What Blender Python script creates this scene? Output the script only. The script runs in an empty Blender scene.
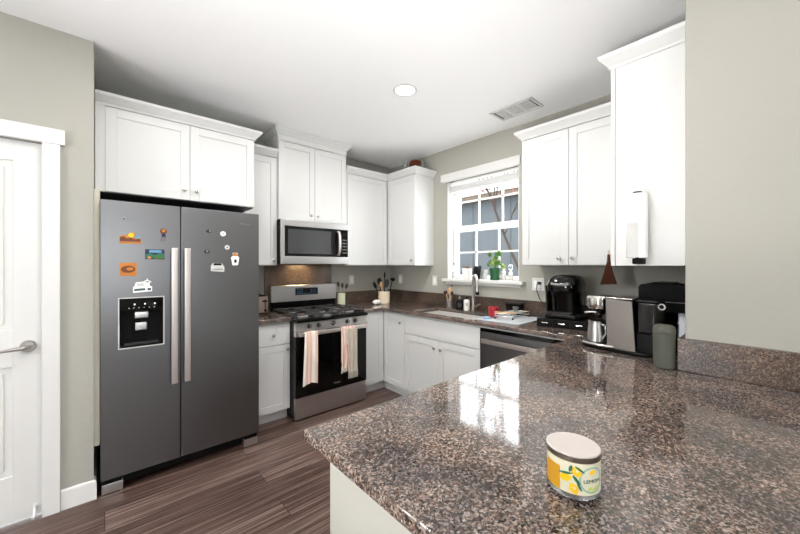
import bpy, bmesh, math, random
from mathutils import Vector, Matrix
random.seed(7)
R = math.radians
sc = bpy.context.scene
C = sc.collection
PI = math.pi

# ------------------------------------------------------------------ camera
YAW = R(48.6877)                       # angle between the view axis and +X
cam_d = bpy.data.cameras.new('camera')
cam = bpy.data.objects.new('camera', cam_d); C.objects.link(cam)
cam.location = (0, 0, 1.3737)
cam.rotation_euler = (PI / 2, 0, YAW - PI / 2)
cam_d.sensor_width = 36; cam_d.lens = 335.892 / 800 * 36
cam_d.shift_y = -1.63 / 800
cam_d.clip_start = 0.02; cam_d.clip_end = 200
sc.camera = cam
# ------------------------------------------------------------------ world, light, exposure
W = bpy.data.worlds.new('sky'); sc.world = W; W.use_nodes = True
bg = W.node_tree.nodes['Background']
bg.inputs[0].default_value = (0.93, 0.97, 1.0, 1); bg.inputs[1].default_value = 10.5
sc.view_settings.view_transform = 'Standard'; sc.view_settings.look = 'None'
sc.view_settings.gamma = 1; sc.view_settings.use_curve_mapping = False
sc.view_settings.exposure = 0.11

def area(name, loc, rot, sx, sy, power, col=(1, 1, 1), shape='RECTANGLE'):
    d = bpy.data.lights.new(name, 'AREA'); d.shape = shape; d.size = sx
    if shape in ('RECTANGLE', 'ELLIPSE'): d.size_y = sy
    d.energy = power; d.color = col
    o = bpy.data.objects.new(name, d); C.objects.link(o); o.location = loc; o.rotation_euler = rot
    return o
# daylight entering through the living room's rear window (behind the camera) and the kitchen window
area('daylight_rear_window', (0.0, -3.97, 1.5), (R(90), 0, 0), 1.18, 1.18, 10, (0.97, 0.985, 1)).data.cycles.is_portal = True
area('daylight_kitchen_window', (3.10, 2.07, 1.75), (R(90), 0, R(90)), 0.74, 0.95, 10, (0.95, 0.98, 1)).data.cycles.is_portal = True

# ------------------------------------------------------------------ helpers
def lin(h):
    h = h.lstrip('#'); v = [int(h[i:i + 2], 16) / 255 for i in (0, 2, 4)]
    return tuple(c / 12.92 if c <= .04045 else ((c + .055) / 1.055) ** 2.4 for c in v) + (1,)

def mat(name, col, rough=.5, metal=0, spec=.5, coat=0, trans=0, ior=1.45, emit=None, alpha=1):
    m = bpy.data.materials.new(name); m.use_nodes = True
    b = m.node_tree.nodes['Principled BSDF']
    b.inputs['Base Color'].default_value = lin(col) if isinstance(col, str) else col
    b.inputs['Roughness'].default_value = rough; b.inputs['Metallic'].default_value = metal
    b.inputs['Specular IOR Level'].default_value = spec; b.inputs['Coat Weight'].default_value = coat
    b.inputs['Coat Roughness'].default_value = .05
    b.inputs['Transmission Weight'].default_value = trans; b.inputs['IOR'].default_value = ior
    if emit: b.inputs['Emission Color'].default_value = lin(emit[0]); b.inputs['Emission Strength'].default_value = emit[1]
    return m

class NT:
    def __init__(s, m): s.t = m.node_tree; s.b = s.t.nodes['Principled BSDF']
    def n(s, typ, **kw):
        x = s.t.nodes.new(typ)
        for k, v in kw.items():
            if k in x.inputs.keys(): x.inputs[k].default_value = v
            else: setattr(x, k, v)
        return x
    def l(s, a, b): s.t.links.new(a, b)
    def pos(s, scale=(1, 1, 1)):
        g = s.n('ShaderNodeNewGeometry'); mp = s.n('ShaderNodeMapping'); mp.inputs['Scale'].default_value = scale
        s.l(g.outputs['Position'], mp.inputs['Vector']); return mp.outputs[0]
    def ramp(s, stops, interp='LINEAR'):
        r = s.n('ShaderNodeValToRGB'); e = r.color_ramp; e.interpolation = interp
        while len(e.elements) > 1: e.elements.remove(e.elements[-1])
        e.elements[0].position = stops[0][0]; e.elements[0].color = lin(stops[0][1])
        for p, c in stops[1:]:
            q = e.elements.new(p); q.color = lin(c)
        return r
    def mix(s, fac, a, b, mode='MIX'):
        m = s.n('ShaderNodeMix', data_type='RGBA', blend_type=mode)
        if isinstance(fac, (int, float)): m.inputs[0].default_value = fac
        else: s.l(fac, m.inputs[0])
        for v, i in ((a, 6), (b, 7)):
            if isinstance(v, str): m.inputs[i].default_value = lin(v)
            else: s.l(v, m.inputs[i])
        return m.outputs[2]
    def bump(s, h, strength, dist):
        b = s.n('ShaderNodeBump'); b.inputs['Strength'].default_value = strength; b.inputs['Distance'].default_value = dist
        s.l(h, b.inputs['Height']); s.l(b.outputs[0], s.b.inputs['Normal'])

def m_wall(name, col, bump=.25):
    m = mat(name, col, .85, spec=.3); t = NT(m); p = t.pos()
    nz = t.n('ShaderNodeTexNoise', Scale=38.0, Detail=3.0); t.l(p, nz.inputs['Vector'])
    t.bump(nz.outputs[0], bump, .004); return m

def m_granite(name='granite', rough=.07, coat=0, tone=('#a0a0a5', '#dbd2cc')):
    m = mat(name, '#777777', rough, spec=.8, coat=coat); t = NT(m)
    p0 = t.pos((1, 1, 1))
    dn = t.n('ShaderNodeTexNoise', Scale=60.0, Detail=2.0); t.l(p0, dn.inputs['Vector'])
    ad = t.n('ShaderNodeVectorMath', operation='MULTIPLY_ADD'); ad.inputs[1].default_value = (.011, .011, .011)
    t.l(dn.outputs['Color'], ad.inputs[0]); t.l(p0, ad.inputs[2])
    v1 = t.n('ShaderNodeTexVoronoi', Scale=205.0); t.l(ad.outputs[0], v1.inputs['Vector'])
    sp = t.n('ShaderNodeSeparateColor'); t.l(v1.outputs['Color'], sp.inputs[0])
    r1 = t.ramp([(0, '#191411'), (.17, '#30251f'), (.31, '#69574b'), (.45, '#927f74'), (.60, '#b8a89d'), (.72, '#726e6c'), (.82, '#d2c6bc'), (.94, '#84604a')], 'CONSTANT')
    t.l(sp.outputs[0], r1.inputs[0])
    v2 = t.n('ShaderNodeTexVoronoi', Scale=400.0); t.l(ad.outputs[0], v2.inputs['Vector'])
    sp2 = t.n('ShaderNodeSeparateColor'); t.l(v2.outputs['Color'], sp2.inputs[0])
    r2 = t.ramp([(0, '#100d0b'), (.27, '#4a3c32'), (.45, '#8d7d74'), (.7, '#cbbfb6'), (.85, '#6f6763')], 'CONSTANT')
    t.l(sp2.outputs[0], r2.inputs[0])
    c = t.mix(.40, r1.outputs[0], r2.outputs[0])
    nz = t.n('ShaderNodeTexNoise', Scale=7.0, Detail=3.0); t.l(p0, nz.inputs['Vector'])
    r3 = t.ramp([(.35, tone[0]), (.65, tone[1])]); t.l(nz.outputs[0], r3.inputs[0])
    c = t.mix(1.0, c, r3.outputs[0], 'MULTIPLY')
    t.l(c, t.b.inputs['Base Color']); return m

def m_floor():
    m = mat('floor_planks', '#5c4a44', .38, spec=.4); t = NT(m)
    br = t.n('ShaderNodeTexBrick', Scale=1.0); br.offset = .37; br.offset_frequency = 2
    br.inputs['Color1'].default_value = (0, 0, 0, 1); br.inputs['Color2'].default_value = (1, 1, 1, 1); br.inputs['Mortar'].default_value = (.5, .5, .5, 1)
    br.inputs['Mortar Size'].default_value = .0016; br.inputs['Brick Width'].default_value = 1.22; br.inputs['Row Height'].default_value = .178
    t.l(t.pos(), br.inputs['Vector'])
    sc_ = t.n('ShaderNodeVectorMath', operation='MULTIPLY_ADD'); sc_.inputs[1].default_value = (3, 7, 0)
    t.l(br.outputs['Color'], sc_.inputs[0]); t.l(t.pos((1.3, 60, 1)), sc_.inputs[2])
    n1 = t.n('ShaderNodeTexNoise', Scale=1.0, Detail=6.0, Roughness=.62, Distortion=.3); t.l(sc_.outputs[0], n1.inputs['Vector'])
    r1 = t.ramp([(.30, '#2f211d'), (.43, '#513e37'), (.55, '#6f5b53'), (.70, '#9c8b82')]); t.l(n1.outputs[0], r1.inputs[0])
    rr = t.ramp([(0, '#c4bcb8'), (1, '#ffffff')]); t.l(br.outputs['Color'], rr.inputs[0])
    c = t.mix(1.0, r1.outputs[0], rr.outputs[0], 'MULTIPLY')
    c = t.mix(br.outputs['Fac'], c, '#1c1412')
    t.l(c, t.b.inputs['Base Color'])
    t.bump(n1.outputs[0], .15, .002); return m

def m_steel(name, col, rough=.3, scale=(1.5, 1.5, 700), amt=.05):
    m = mat(name, col, rough, 1); t = NT(m)
    n1 = t.n('ShaderNodeTexNoise', Scale=1.0, Detail=2.0); t.l(t.pos(scale), n1.inputs['Vector'])
    mr = t.n('ShaderNodeMapRange'); mr.inputs['To Min'].default_value = rough - amt; mr.inputs['To Max'].default_value = rough + amt
    t.l(n1.outputs[0], mr.inputs[0]); t.l(mr.outputs[0], t.b.inputs['Roughness']); return m

M = dict(
    wall=m_wall('wall_paint', '#a7a59c'), ceil=m_wall('ceiling_paint', '#f9f9f9', .15), pony=m_wall('panel_paint', '#a2a098', .1),
    white=mat('cabinet_white', '#d4d4d2', .38), trim=mat('trim_white', '#d9d8d5', .4), granite=m_granite(), splash=m_granite('granite_splash', .34, 0, ('#8c857f', '#b3a191')), floor=m_floor(),
    fridge=m_steel('brushed_steel_dark', '#777778', .34), steel=m_steel('brushed_steel', '#cbc9c8', .30), chrome=mat('chrome', '#d8d5d0', .12, 1),
    nickel=mat('satin_nickel', '#b4b0aa', .3, 1), handle=mat('handle_steel', '#d6cdc8', .33, 1), gap=mat('seam_black', '#050505', .9, spec=.1),
    black=mat('black_plastic', '#060606', .3, spec=.25), gloss=mat('black_glass', '#040404', .06, spec=.4), matte=mat('black_matte', '#080808', .6, spec=.2),
    iron=mat('cast_iron', '#2b2d31', .55), darkgrey=mat('dark_grey', '#2d2c2b', .5), grey=mat('grey_plastic', '#8d8b88', .45),
    glass=mat('window_glass', '#ffffff', 0, trans=1, ior=1.01), vinyl=mat('window_vinyl', '#f6f6f4', .35), wood=mat('pale_wood', '#c39a6b', .55),
    dwood=mat('dark_wood', '#3a2820', .5), cream=mat('cream_ceramic', '#dccdb4', .4), porcelain=mat('white_ceramic', '#ece8e2', .3),
    red=mat('red_enamel', '#a8202a', .35), blue=mat('pale_blue', '#8fb0cf', .4), green=mat('green_glaze', '#245a36', .3),
    leaf=mat('leaf_green', '#47751f', .5), leaf2=mat('leaf_light', '#8aa53c', .5), soil=mat('soil', '#2d2018', .9), stem=mat('dry_stem', '#6b4a2c', .8),
    sage=mat('sage_grey', '#505147', .5), broom=mat('broom_bristle', '#48220f', .9), paper=mat('paper', '#f4f3f1', .9), lidtop=mat('candle_lid', '#b9b0aa', .35),
    bronze=mat('bronze_band', '#5e5248', .4, .6), wax=mat('yellow_wax', '#d29a26', .35), label=mat('candle_label', '#d9d4ba', .45), lemon=mat('lemon_yellow', '#efc21a', .45),
    dgreen=mat('leaf_dark', '#2d6a4a', .5), ink=mat('label_ink', '#3d5a55', .5), ringc=mat('label_ring', '#8fb3a4', .5), orange=mat('orange_print', '#bd742a', .5),
    brown=mat('brown_print', '#6a3a1c', .5), skyb=mat('blue_print', '#5f8fb0', .5), navy=mat('navy_print', '#232b4a', .5), lgrey=mat('light_grey', '#c9c8c6', .5),
    amber=mat('amber_wicker', '#5e2c12', .45), clear=mat('clear_glass', '#eef2f2', .03, trans=.9, ior=1.3), tank=mat('smoky_tank', '#1b1a1a', .12, spec=.6),
    siding=m_wall('neighbour_siding', '#34383b', .1), roof=mat('roof_tiles', '#453829', .9), bark=mat('bark', '#21170f', .9), rleaf=mat('autumn_leaf', '#5e2114', .8),
    ground=mat('bounce_ground', '#b4b2ac', .95), lamp=mat('lamp_lens', '#ffffff', .5, emit=('#fff6e8', 14)), uplens=mat('fill_lens', '#ffffff', .5, emit=('#fff9f0', 1.5)), leds=mat('lit_icon', '#ffffff', .5, emit=('#ffffff', .6)),
    mat_=mat('drying_mat', '#b3b8bb', .6), towel=mat('towel_white', '#e9e2da', .95), towel2=mat('towel_pink', '#cf9f93', .95), towel3=mat('towel_peach', '#dcb9a0', .95),
    uns=mat('silver_cap', '#c9c6c2', .3, .8), espresso=m_steel('painted_silver', '#8a847f', .42), ventdark=mat('duct_dark', '#1f1f1e', .8), screen=mat('display', '#0c1013', .1),
)

class MB:
    """collects shapes (world coordinates) into one mesh"""
    def __init__(s): s.bm = bmesh.new()
    def _merge(s, b):
        me = bpy.data.meshes.new('tmp'); b.to_mesh(me); b.free(); s.bm.from_mesh(me); bpy.data.meshes.remove(me)
    def box(s, x0, x1, y0, y1, z0, z1, bev=0, seg=2, rot=0):
        b = bmesh.new(); bmesh.ops.create_cube(b, size=1)
        cx, cy, cz = (x0 + x1) / 2, (y0 + y1) / 2, (z0 + z1) / 2
        for v in b.verts: v.co = Vector((v.co.x * abs(x1 - x0), v.co.y * abs(y1 - y0), v.co.z * abs(z1 - z0)))
        if bev: bmesh.ops.bevel(b, geom=b.edges[:], offset=bev, segments=seg, affect='EDGES', profile=.5)
        mt = Matrix.Rotation(rot, 4, 'Z') if rot else None
        for v in b.verts:
            if mt: v.co = mt @ v.co
            v.co += Vector((cx, cy, cz))
        s._merge(b); return s
    def tube(s, pts, r, n=10, cap=True):
        pts = [Vector(p) for p in pts]; rs = r if isinstance(r, (list, tuple)) else [r] * len(pts)
        b = bmesh.new(); rings = []; up = None
        for i, p in enumerate(pts):
            d = (pts[min(i + 1, len(pts) - 1)] - pts[max(i - 1, 0)]).normalized()
            if up is None: up = d.orthogonal().normalized()
            else: up = (up - d * up.dot(d)).normalized()
            q = d.cross(up)
            rings.append([b.verts.new(p + (up * math.cos(2 * PI * k / n) + q * math.sin(2 * PI * k / n)) * rs[i]) for k in range(n)])
        for a, c in zip(rings, rings[1:]):
            for k in range(n): b.faces.new((a[k], a[(k + 1) % n], c[(k + 1) % n], c[k]))
        if cap: b.faces.new(rings[0][::-1]); b.faces.new(rings[-1])
        s._merge(b); return s
    def lathe(s, x, y, prof, n=32, axis='Z', z=0, sx=1, sy=1, a0=0, a1=2 * PI, cap=True):
        """prof: [(r, h)] revolved about an axis through (x,y,z)"""
        full = abs(a1 - a0 - 2 * PI) < 1e-6; b = bmesh.new(); rings = []
        for r, h in prof:
            ring = []
            for k in range(n if full else n + 1):
                a = a0 + (a1 - a0) * k / n; cx, cy = r * math.cos(a) * sx, r * math.sin(a) * sy
                co = {'Z': (x + cx, y + cy, z + h), 'X': (x + h, y + cx, z + cy), 'Y': (x + cx, y + h, z + cy)}[axis]
                ring.append(b.verts.new(co))
            rings.append(ring)
        for a, c in zip(rings, rings[1:]):
            m_ = len(a)
            for k in range(m_ if full else m_ - 1): b.faces.new((a[k], a[(k + 1) % m_], c[(k + 1) % m_], c[k]))
        if full and cap:
            for ring, rr in ((rings[0], prof[0][0]), (rings[-1], prof[-1][0])):
                if rr > 1e-5: b.faces.new(ring)
        bmesh.ops.remove_doubles(b, verts=b.verts[:], dist=1e-6)
        bmesh.ops.recalc_face_normals(b, faces=b.faces[:]); s._merge(b); return s
    def ell(s, x, y, z, rx, ry, rz, n=16, rot=None):
        b = bmesh.new(); bmesh.ops.create_uvsphere(b, u_segments=n, v_segments=n // 2 + 2, radius=1)
        for v in b.verts:
            c = Vector((v.co.x * rx, v.co.y * ry, v.co.z * rz))
            if rot is not None: c = rot @ c
            v.co = c + Vector((x, y, z))
        s._merge(b); return s
    def prism(s, pts, lo, hi, plane='XZ'):
        """2-D outline extruded from lo to hi along the missing axis"""
        f = {'XZ': lambda u, v, w: (u, w, v), 'YZ': lambda u, v, w: (w, u, v), 'XY': lambda u, v, w: (u, v, w)}[plane]
        b = bmesh.new()
        A = [b.verts.new(f(u, v, lo)) for u, v in pts]; B = [b.verts.new(f(u, v, hi)) for u, v in pts]
        b.faces.new(A); b.faces.new(B[::-1]); k = len(pts)
        for i in range(k): b.faces.new((A[i], A[(i + 1) % k], B[(i + 1) % k], B[i]))
        bmesh.ops.recalc_face_normals(b, faces=b.faces[:]); s._merge(b); return s
    def hull8(s, bot, top, z0, z1):
        b = bmesh.new(); A = [b.verts.new((x, y, z0)) for x, y in bot]; B = [b.verts.new((x, y, z1)) for x, y in top]
        n = len(A); b.faces.new(A); b.faces.new(B)
        for i in range(n): b.faces.new((A[i], A[(i + 1) % n], B[(i + 1) % n], B[i]))
        bmesh.ops.recalc_face_normals(b, faces=b.faces[:]); s._merge(b); return s
    def sweep(s, path, prof):
        """closed profile [(out, z)] swept along a plan polyline; out is to the right of travel, mitred"""
        b = bmesh.new(); P = [Vector((x, y)) for x, y in path]; rings = []
        for i, p in enumerate(P):
            ns = []
            if i > 0: d = (P[i] - P[i - 1]).normalized(); ns.append(Vector((d.y, -d.x)))
            if i < len(P) - 1: d = (P[i + 1] - P[i]).normalized(); ns.append(Vector((d.y, -d.x)))
            nn = sum(ns, Vector((0, 0))); nn = nn / nn.dot(ns[0]) if len(ns) == 2 else ns[0]
            rings.append([b.verts.new((p.x + nn.x * o, p.y + nn.y * o, z)) for o, z in prof])
        k = len(prof)
        for a, c in zip(rings, rings[1:]):
            for j in range(k): b.faces.new((a[j], a[(j + 1) % k], c[(j + 1) % k], c[j]))
        b.faces.new(rings[0]); b.faces.new(rings[-1][::-1])
        bmesh.ops.recalc_face_normals(b, faces=b.faces[:]); s._merge(b); return s
    def rotate(s, ang, cx, cy):
        bmesh.ops.rotate(s.bm, verts=s.bm.verts[:], cent=(cx, cy, 0), matrix=Matrix.Rotation(ang, 3, 'Z')); return s

def obj(name, mb, material, parent=None, smooth=35, at=None):
    """links the collected shape as ONE object; its origin sits at its parent's base, or at its own base"""
    me = bpy.data.meshes.new(name); mb.bm.to_mesh(me); mb.bm.free()
    me.materials.append(M[material] if isinstance(material, str) else material)
    if parent is not None: off = Vector(parent['_w'])
    elif at is not None: off = Vector(at)
    else:
        xs = [v.co.x for v in me.vertices]; ys = [v.co.y for v in me.vertices]; zs = [v.co.z for v in me.vertices]
        off = Vector(((min(xs) + max(xs)) / 2, (min(ys) + max(ys)) / 2, min(zs)))
    me.transform(Matrix.Translation(-off))
    if smooth: me.shade_smooth(); me.set_sharp_from_angle(angle=R(smooth))
    o = bpy.data.objects.new(name, me); C.objects.link(o)
    if smooth: wnm = o.modifiers.new('weighted_normal', 'WEIGHTED_NORMAL'); wnm.keep_sharp = True
    if parent is not None: o.parent = parent
    else: o.location = off
    o['_w'] = list(off)
    return o

def tag(o, label, cat, group=None):
    o['label'] = label; o['category'] = cat
    if group: o['group'] = group
    return o
def thing(name, label, cat, loc, group=None):
    o = bpy.data.objects.new(name, None); C.objects.link(o); o.location = loc; o.empty_display_size = .05
    o['_w'] = list(loc); return tag(o, label, cat, group)
def struct(name, mb, m, parent=None):
    o = obj(name, mb, m, parent)
    if parent is None: o['kind'] = 'structure'
    return o
def text(body, size, M4, material, name, parent, depth=.0006, wrap=None, width=None):
    cu = bpy.data.curves.new('t', 'FONT'); cu.body = body; cu.size = size; cu.align_x = 'CENTER'; cu.align_y = 'CENTER'; cu.extrude = depth
    t = bpy.data.objects.new('t', cu); C.objects.link(t); bpy.context.view_layer.update()
    me = bpy.data.meshes.new_from_object(t.evaluated_get(bpy.context.evaluated_depsgraph_get()))
    bpy.data.objects.remove(t); bpy.data.curves.remove(cu)
    mb = MB(); mb.bm.from_mesh(me); bpy.data.meshes.remove(me)
    if width:
        xs = [v.co.x for v in mb.bm.verts]; k = width / (max(xs) - min(xs))
        for v in mb.bm.verts: v.co.x *= k
    if wrap:
        cx, cy, cz, rad, ang = wrap
        for v in mb.bm.verts:
            a = ang + v.co.x / rad; r_ = rad + v.co.z
            v.co = Vector((cx + r_ * math.cos(a), cy + r_ * math.sin(a), cz + v.co.y))
    else:
        for v in mb.bm.verts: v.co = M4 @ v.co
    return obj(name, mb, material, parent, smooth=0)
def faceY(x, y, z): return Matrix.Translation((x, y, z)) @ Matrix.Rotation(R(90), 4, 'X')     # text facing -Y

# ------------------------------------------------------------------ cabinet pieces
TH = .019
def shaker(ax, a0, a1, z0, z1, front, fr=.057, rec=.006):
    """door slab with raised frame; ax 'Y' faces -Y (a = x range), ax 'X' faces -X (a = y range), '+Y' faces +Y"""
    m = MB()
    def bx(u0, u1, w0, w1, dep, t0):
        if ax == 'Y': m.box(u0, u1, front + dep, front + t0, w0, w1, .0012, 1)
        elif ax == 'X': m.box(front + dep, front + t0, u0, u1, w0, w1, .0012, 1)
        else: m.box(u0, u1, front - t0, front - dep, w0, w1, .0012, 1)
    a0, a1 = min(a0, a1) + .0015, max(a0, a1) - .0015; z0 += .0015; z1 -= .0015
    if z1 - z0 < .2: bx(a0, a1, z0, z1, 0, TH); return m
    bx(a0, a0 + fr, z0, z1, 0, TH); bx(a1 - fr, a1, z0, z1, 0, TH)
    bx(a0 + fr, a1 - fr, z0, z0 + fr, 0, TH); bx(a0 + fr, a1 - fr, z1 - fr, z1, 0, TH)
    bx(a0 + fr, a1 - fr, z0 + fr, z1 - fr, rec, TH - .002)
    return m
def knob(ax, a, z, front, parent):
    s = 1
    prof = [(.0055, 0), (.0045, -.004), (.0045, -.012), (.012, -.015), (.0145, -.019), (.013, -.024), (.006, -.0265), (0, -.027)]
    m = MB()
    if ax == 'Y': m.lathe(a, front, prof, 16, 'Y', z)
    elif ax == 'X': m.lathe(front, a, prof, 16, 'X', z)
    else: m.lathe(a, front, [(r, -h) for r, h in prof], 16, 'Y', z)
    return obj('knob', m, 'nickel', parent)
def door(ax, a0, a1, z0, z1, front, parent, kn=None, name='door', **k):
    d = obj(name, shaker(ax, a0, a1, z0, z1, front, **k), 'white', parent)
    if kn: knob(ax, kn[0], kn[1], front, d)
    return d
CROWN = [(0, 2.405), (.006, 2.405), (.010, 2.418), (.014, 2.420), (.030, 2.440), (.044, 2.455), (.047, 2.458), (.050, 2.475), (0, 2.475)]

# ================================================================== SETTING
H = 2.69
struct('floor', MB().box(-3.2, 3.1, -4.2, 3.7, -.1, 0), 'floor')
struct('ceiling', MB().box(-3.2, 3.1, -4.2, 3.7, H, H + .1), 'ceil')
struct('wall_back', MB().box(-.10, 3.07, 3.52, 3.7, 0, H), 'wall')
wl = MB()   # left wall that carries the interior door
wl.prism([(-3.2, 0), (-1.09, 0), (-1.09, 2.045), (-.255, 2.045), (-.255, 0), (-.049, 0), (-.049, H), (-3.2, H)], 2.675, 2.80, 'XZ')
struct('wall_left', wl, 'wall')
struct('wall_alcove', MB().box(-.17, -.049, 2.80, 3.52, 0, H), 'wall')
wr = MB()   # window wall, with the window opening
wr.box(2.92, 3.07, .16, 1.63, 0, H); wr.box(2.92, 3.07, 2.507, 3.52, 0, H); wr.box(2.92, 3.07, 1.63, 2.507, 0, 1.19); wr.box(2.92, 3.07, 1.63, 2.507, 2.34, H)
struct('wall_right', wr, 'wall')
wn = MB(); wn.box(1.91, 2.03, -4.2, .281, 0, H, .006); wn.box(2.03, 2.92, .161, .281, 0, H)
struct('wall_near', wn, 'wall')
wb = MB()   # living room wall behind the camera, with patio door opening
wb.box(-3.2, -.6, -4.1, -4.0, 0, H); wb.box(.6, 1.91, -4.1, -4.0, 0, H); wb.box(-.6, .6, -4.1, -4.0, 2.1, H); wb.box(-.6, .6, -4.1, -4.0, 0, .9)
struct('wall_rear', wb, 'wall')
ws = MB(); ws.box(-3.2, -3.0, -4.0, 2.675, 0, H)
struct('wall_side', ws, 'wall')
fs = MB(); fs.box(-.0485, -.0225, 2.69, 3.0, .30, 1.83, .002)
tag(obj('filler_strip', fs, mat('filler_beige', '#c9c4b4', .7)), 'narrow beige filler strip between the wall edge and the refrigerator', 'filler strip')
struct('trim_1', MB().box(-.257, -.187, 2.655, 2.675, 0, 2.045, .002).box(-1.16, -1.085, 2.655, 2.675, 0, 2.045, .002), 'trim')
struct('trim_2', MB().box(-1.18, -.168, 2.651, 2.675, 2.045, 2.128, .002), 'trim')
bb = MB(); pr_ = [(0, 0), (.013, 0), (.013, .098), (.009, .108), (.004, .112), (0, .112)]
bb.sweep([(-.185, 2.675), (-.049, 2.675), (-.049, 3.49)], pr_); struct('baseboard_left', bb, 'trim')
struct('trim_3', MB().box(2.898, 2.92, 1.612, 2.59, 2.322, 2.405, .002).box(2.905, 2.92, 1.625, 2.57, 2.312, 2.325, .002), 'trim')   # window head board

# interior door (two-panel) with lever handle
dr = MB(); fy = 2.690
X0, X1 = -1.085, -.2575
def rb(x0, x1, z0, z1, y0=fy, y1=fy + .035, b=.001): dr.box(x0, x1, y0, y1, z0, z1, b, 1)
rb(X1 - .108, X1, .012, 2.04); rb(X0, X0 + .108, .012, 2.04)
rb(X0 + .108, X1 - .108, .012, .255); rb(X0 + .108, X1 - .108, .835, 1.03); rb(X0 + .108, X1 - .108, 1.93, 2.04)
for z0, z1 in ((.255, .835), (1.03, 1.93)):
    dr.box(X0 + .108, X1 - .108, fy + .010, fy + .03, z0, z1)
    dr.box(X0 + .14, X1 - .14, fy + .004, fy + .02, z0 + .032, z1 - .032, .006, 2)
dro = struct('door_1', dr, 'trim')
hd = MB(); hd.lathe(-.311, fy, [(0, -.012), (.026, -.012), (.031, -.006), (.032, 0)], 24, 'Y', .937)
hd.tube([(-.311, fy - .008, .937), (-.311, fy - .045, .937), (-.320, fy - .055, .937), (-.36, fy - .057, .935), (-.425, fy - .054, .928)], [.011, .011, .011, .0095, .007], 12)
obj('door_handle', hd, 'nickel', dro)
obj('latch_plate', MB().box(-.2585, -.2565, fy - .001, fy + .028, .90, 1.0), 'nickel', dro)
ds = MB(); ds.lathe(-.285, fy, [(.013, 0), (.013, -.004), (.006, -.006)], 12, 'Y', .062); ds.tube([(-.285, fy - .004, .062), (-.285, fy - .03, .050), (-.285, fy - .052, .030)], .0055, 8)
dso = tag(obj('door_stop', ds, 'trim'), 'small white door stop on the foot of the white panel door', 'door stop')
obj('rubber_tip', MB().ell(-.285, fy - .055, .028, .009, .009, .009), 'lgrey', dso)

# kitchen window: two sashes with grilles, glass, stool and apron
wf = MB(); ya, yb, z0, z1 = 1.63, 2.507, 1.225, 2.34
wf.box(3.03, 3.07, ya, ya + .02, z0, z1).box(3.03, 3.07, yb - .02, yb, z0, z1).box(3.03, 3.07, ya, yb, z1 - .03, z1).box(3.03, 3.07, ya, yb, z0, z0 + .012)
win = struct('window_1', wf, 'vinyl')
def sash(x, z0, z1, rail_b, rail_t, zm, yms):
    m = MB(); st = .062
    m.box(x, x + .03, ya + .012, ya + st, z0, z1, .002, 1).box(x, x + .03, yb - .075, yb - .012, z0, z1, .002, 1)
    m.box(x, x + .03, ya + st, yb - .075, z0, z0 + rail_b, .002, 1).box(x, x + .03, ya + st, yb - .075, z1 - rail_t, z1, .002, 1)
    for y in yms: m.box(x + .008, x + .02, y - .009, y + .009, z0 + rail_b, z1 - rail_t)
    m.box(x + .008, x + .02, ya + st, yb - .075, zm - .009, zm + .009)
    s_ = obj('window_sash', m, 'vinyl', win)
    obj('window_glass', MB().box(x + .011, x + .017, ya + st - .005, yb - .07, z0 + rail_b - .005, z1 - rail_t + .005), 'glass', s_)
sash(3.045, 1.775, 2.33, .045, .03, 2.088, (2.176, 1.888))
sash(3.018, 1.232, 1.785, .035, .035, 1.518, (2.192, 1.913))
struct('trim_4', MB().box(2.862, 3.03, 1.565, 2.545, 1.193, 1.225, .005, 2), 'trim')
struct('trim_5', MB().box(2.902, 2.919, 1.60, 2.52, 1.165, 1.1925, .002), 'trim')
jb = MB(); jb.box(2.921, 3.03, 2.4985, 2.5065, 1.226, 2.312).box(2.921, 3.03, 1.6305, 1.638, 1.226, 2.312); struct('trim_6', jb, 'trim')
# raised blind: head rail with small cord clips and a stack of slats
bl = thing('window_blind', 'white slatted blind drawn up under the head board of the window', 'blind', (2.98, 2.07, 2.19))
obj('head_rail', MB().box(2.955, 3.005, 1.642, 2.495, 2.262, 2.312, .003), 'vinyl', bl)
sl = MB()
for k in range(8): sl.box(2.957, 3.005, 1.642, 2.495, 2.203 + k * .007, 2.2072 + k * .007, .001, 1)
obj('slat_stack', sl, 'vinyl', bl)
obj('bottom_rail', MB().box(2.957, 3.005, 1.642, 2.495, 2.19, 2.202, .003), 'vinyl', bl)
for y in (1.66, 1.70, 1.77, 1.80, 1.95, 2.0, 2.05, 2.10):
    obj('clip', MB().box(2.950, 2.9545, y - .006, y + .006, 2.268, 2.279, .0015), 'grey', bl)

# ------------------------------------------------------------------ outdoors
struct('ground', MB().box(3.5, 40, -25, 40, -.5, -.4), 'ground')  # unseen ground, made pale to bounce daylight up through the window
nh = thing('neighbouring_house', 'grey sided house with tan roof seen through the kitchen window', 'house', (16, 12, -.4))
obj('wall', MB().box(16, 22, -6, 28, -.4, 5.5), 'siding', nh)
bt = MB()
for k in range(14): bt.box(15.97, 15.999, -5 + k * 2.4, -4.94 + k * 2.4, -.4, 5.2)
obj('batten', bt, 'siding', nh)
obj('fascia', MB().box(15.4, 15.5, -6.5, 28.5, 4.95, 5.3).box(15.5, 16, -6.5, 28.5, 4.95, 5.05), mat('fascia_brown', '#3d3229', .8), nh)
obj('gutter', MB().box(15.28, 15.4, -6.5, 28.5, 5.24, 5.40, .02), 'grey', nh)
obj('roof', MB().prism([(15.35, 5.36), (15.35, 5.48), (19.2, 6.3), (22.5, 5.5), (22.5, 5.36)], -6.7, 28.7, 'XZ'), 'roof', nh)
tr = thing('garden_tree', 'bare branched tree with a few red leaves outside the window', 'tree', (5.9, 3.0, -.4))
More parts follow.
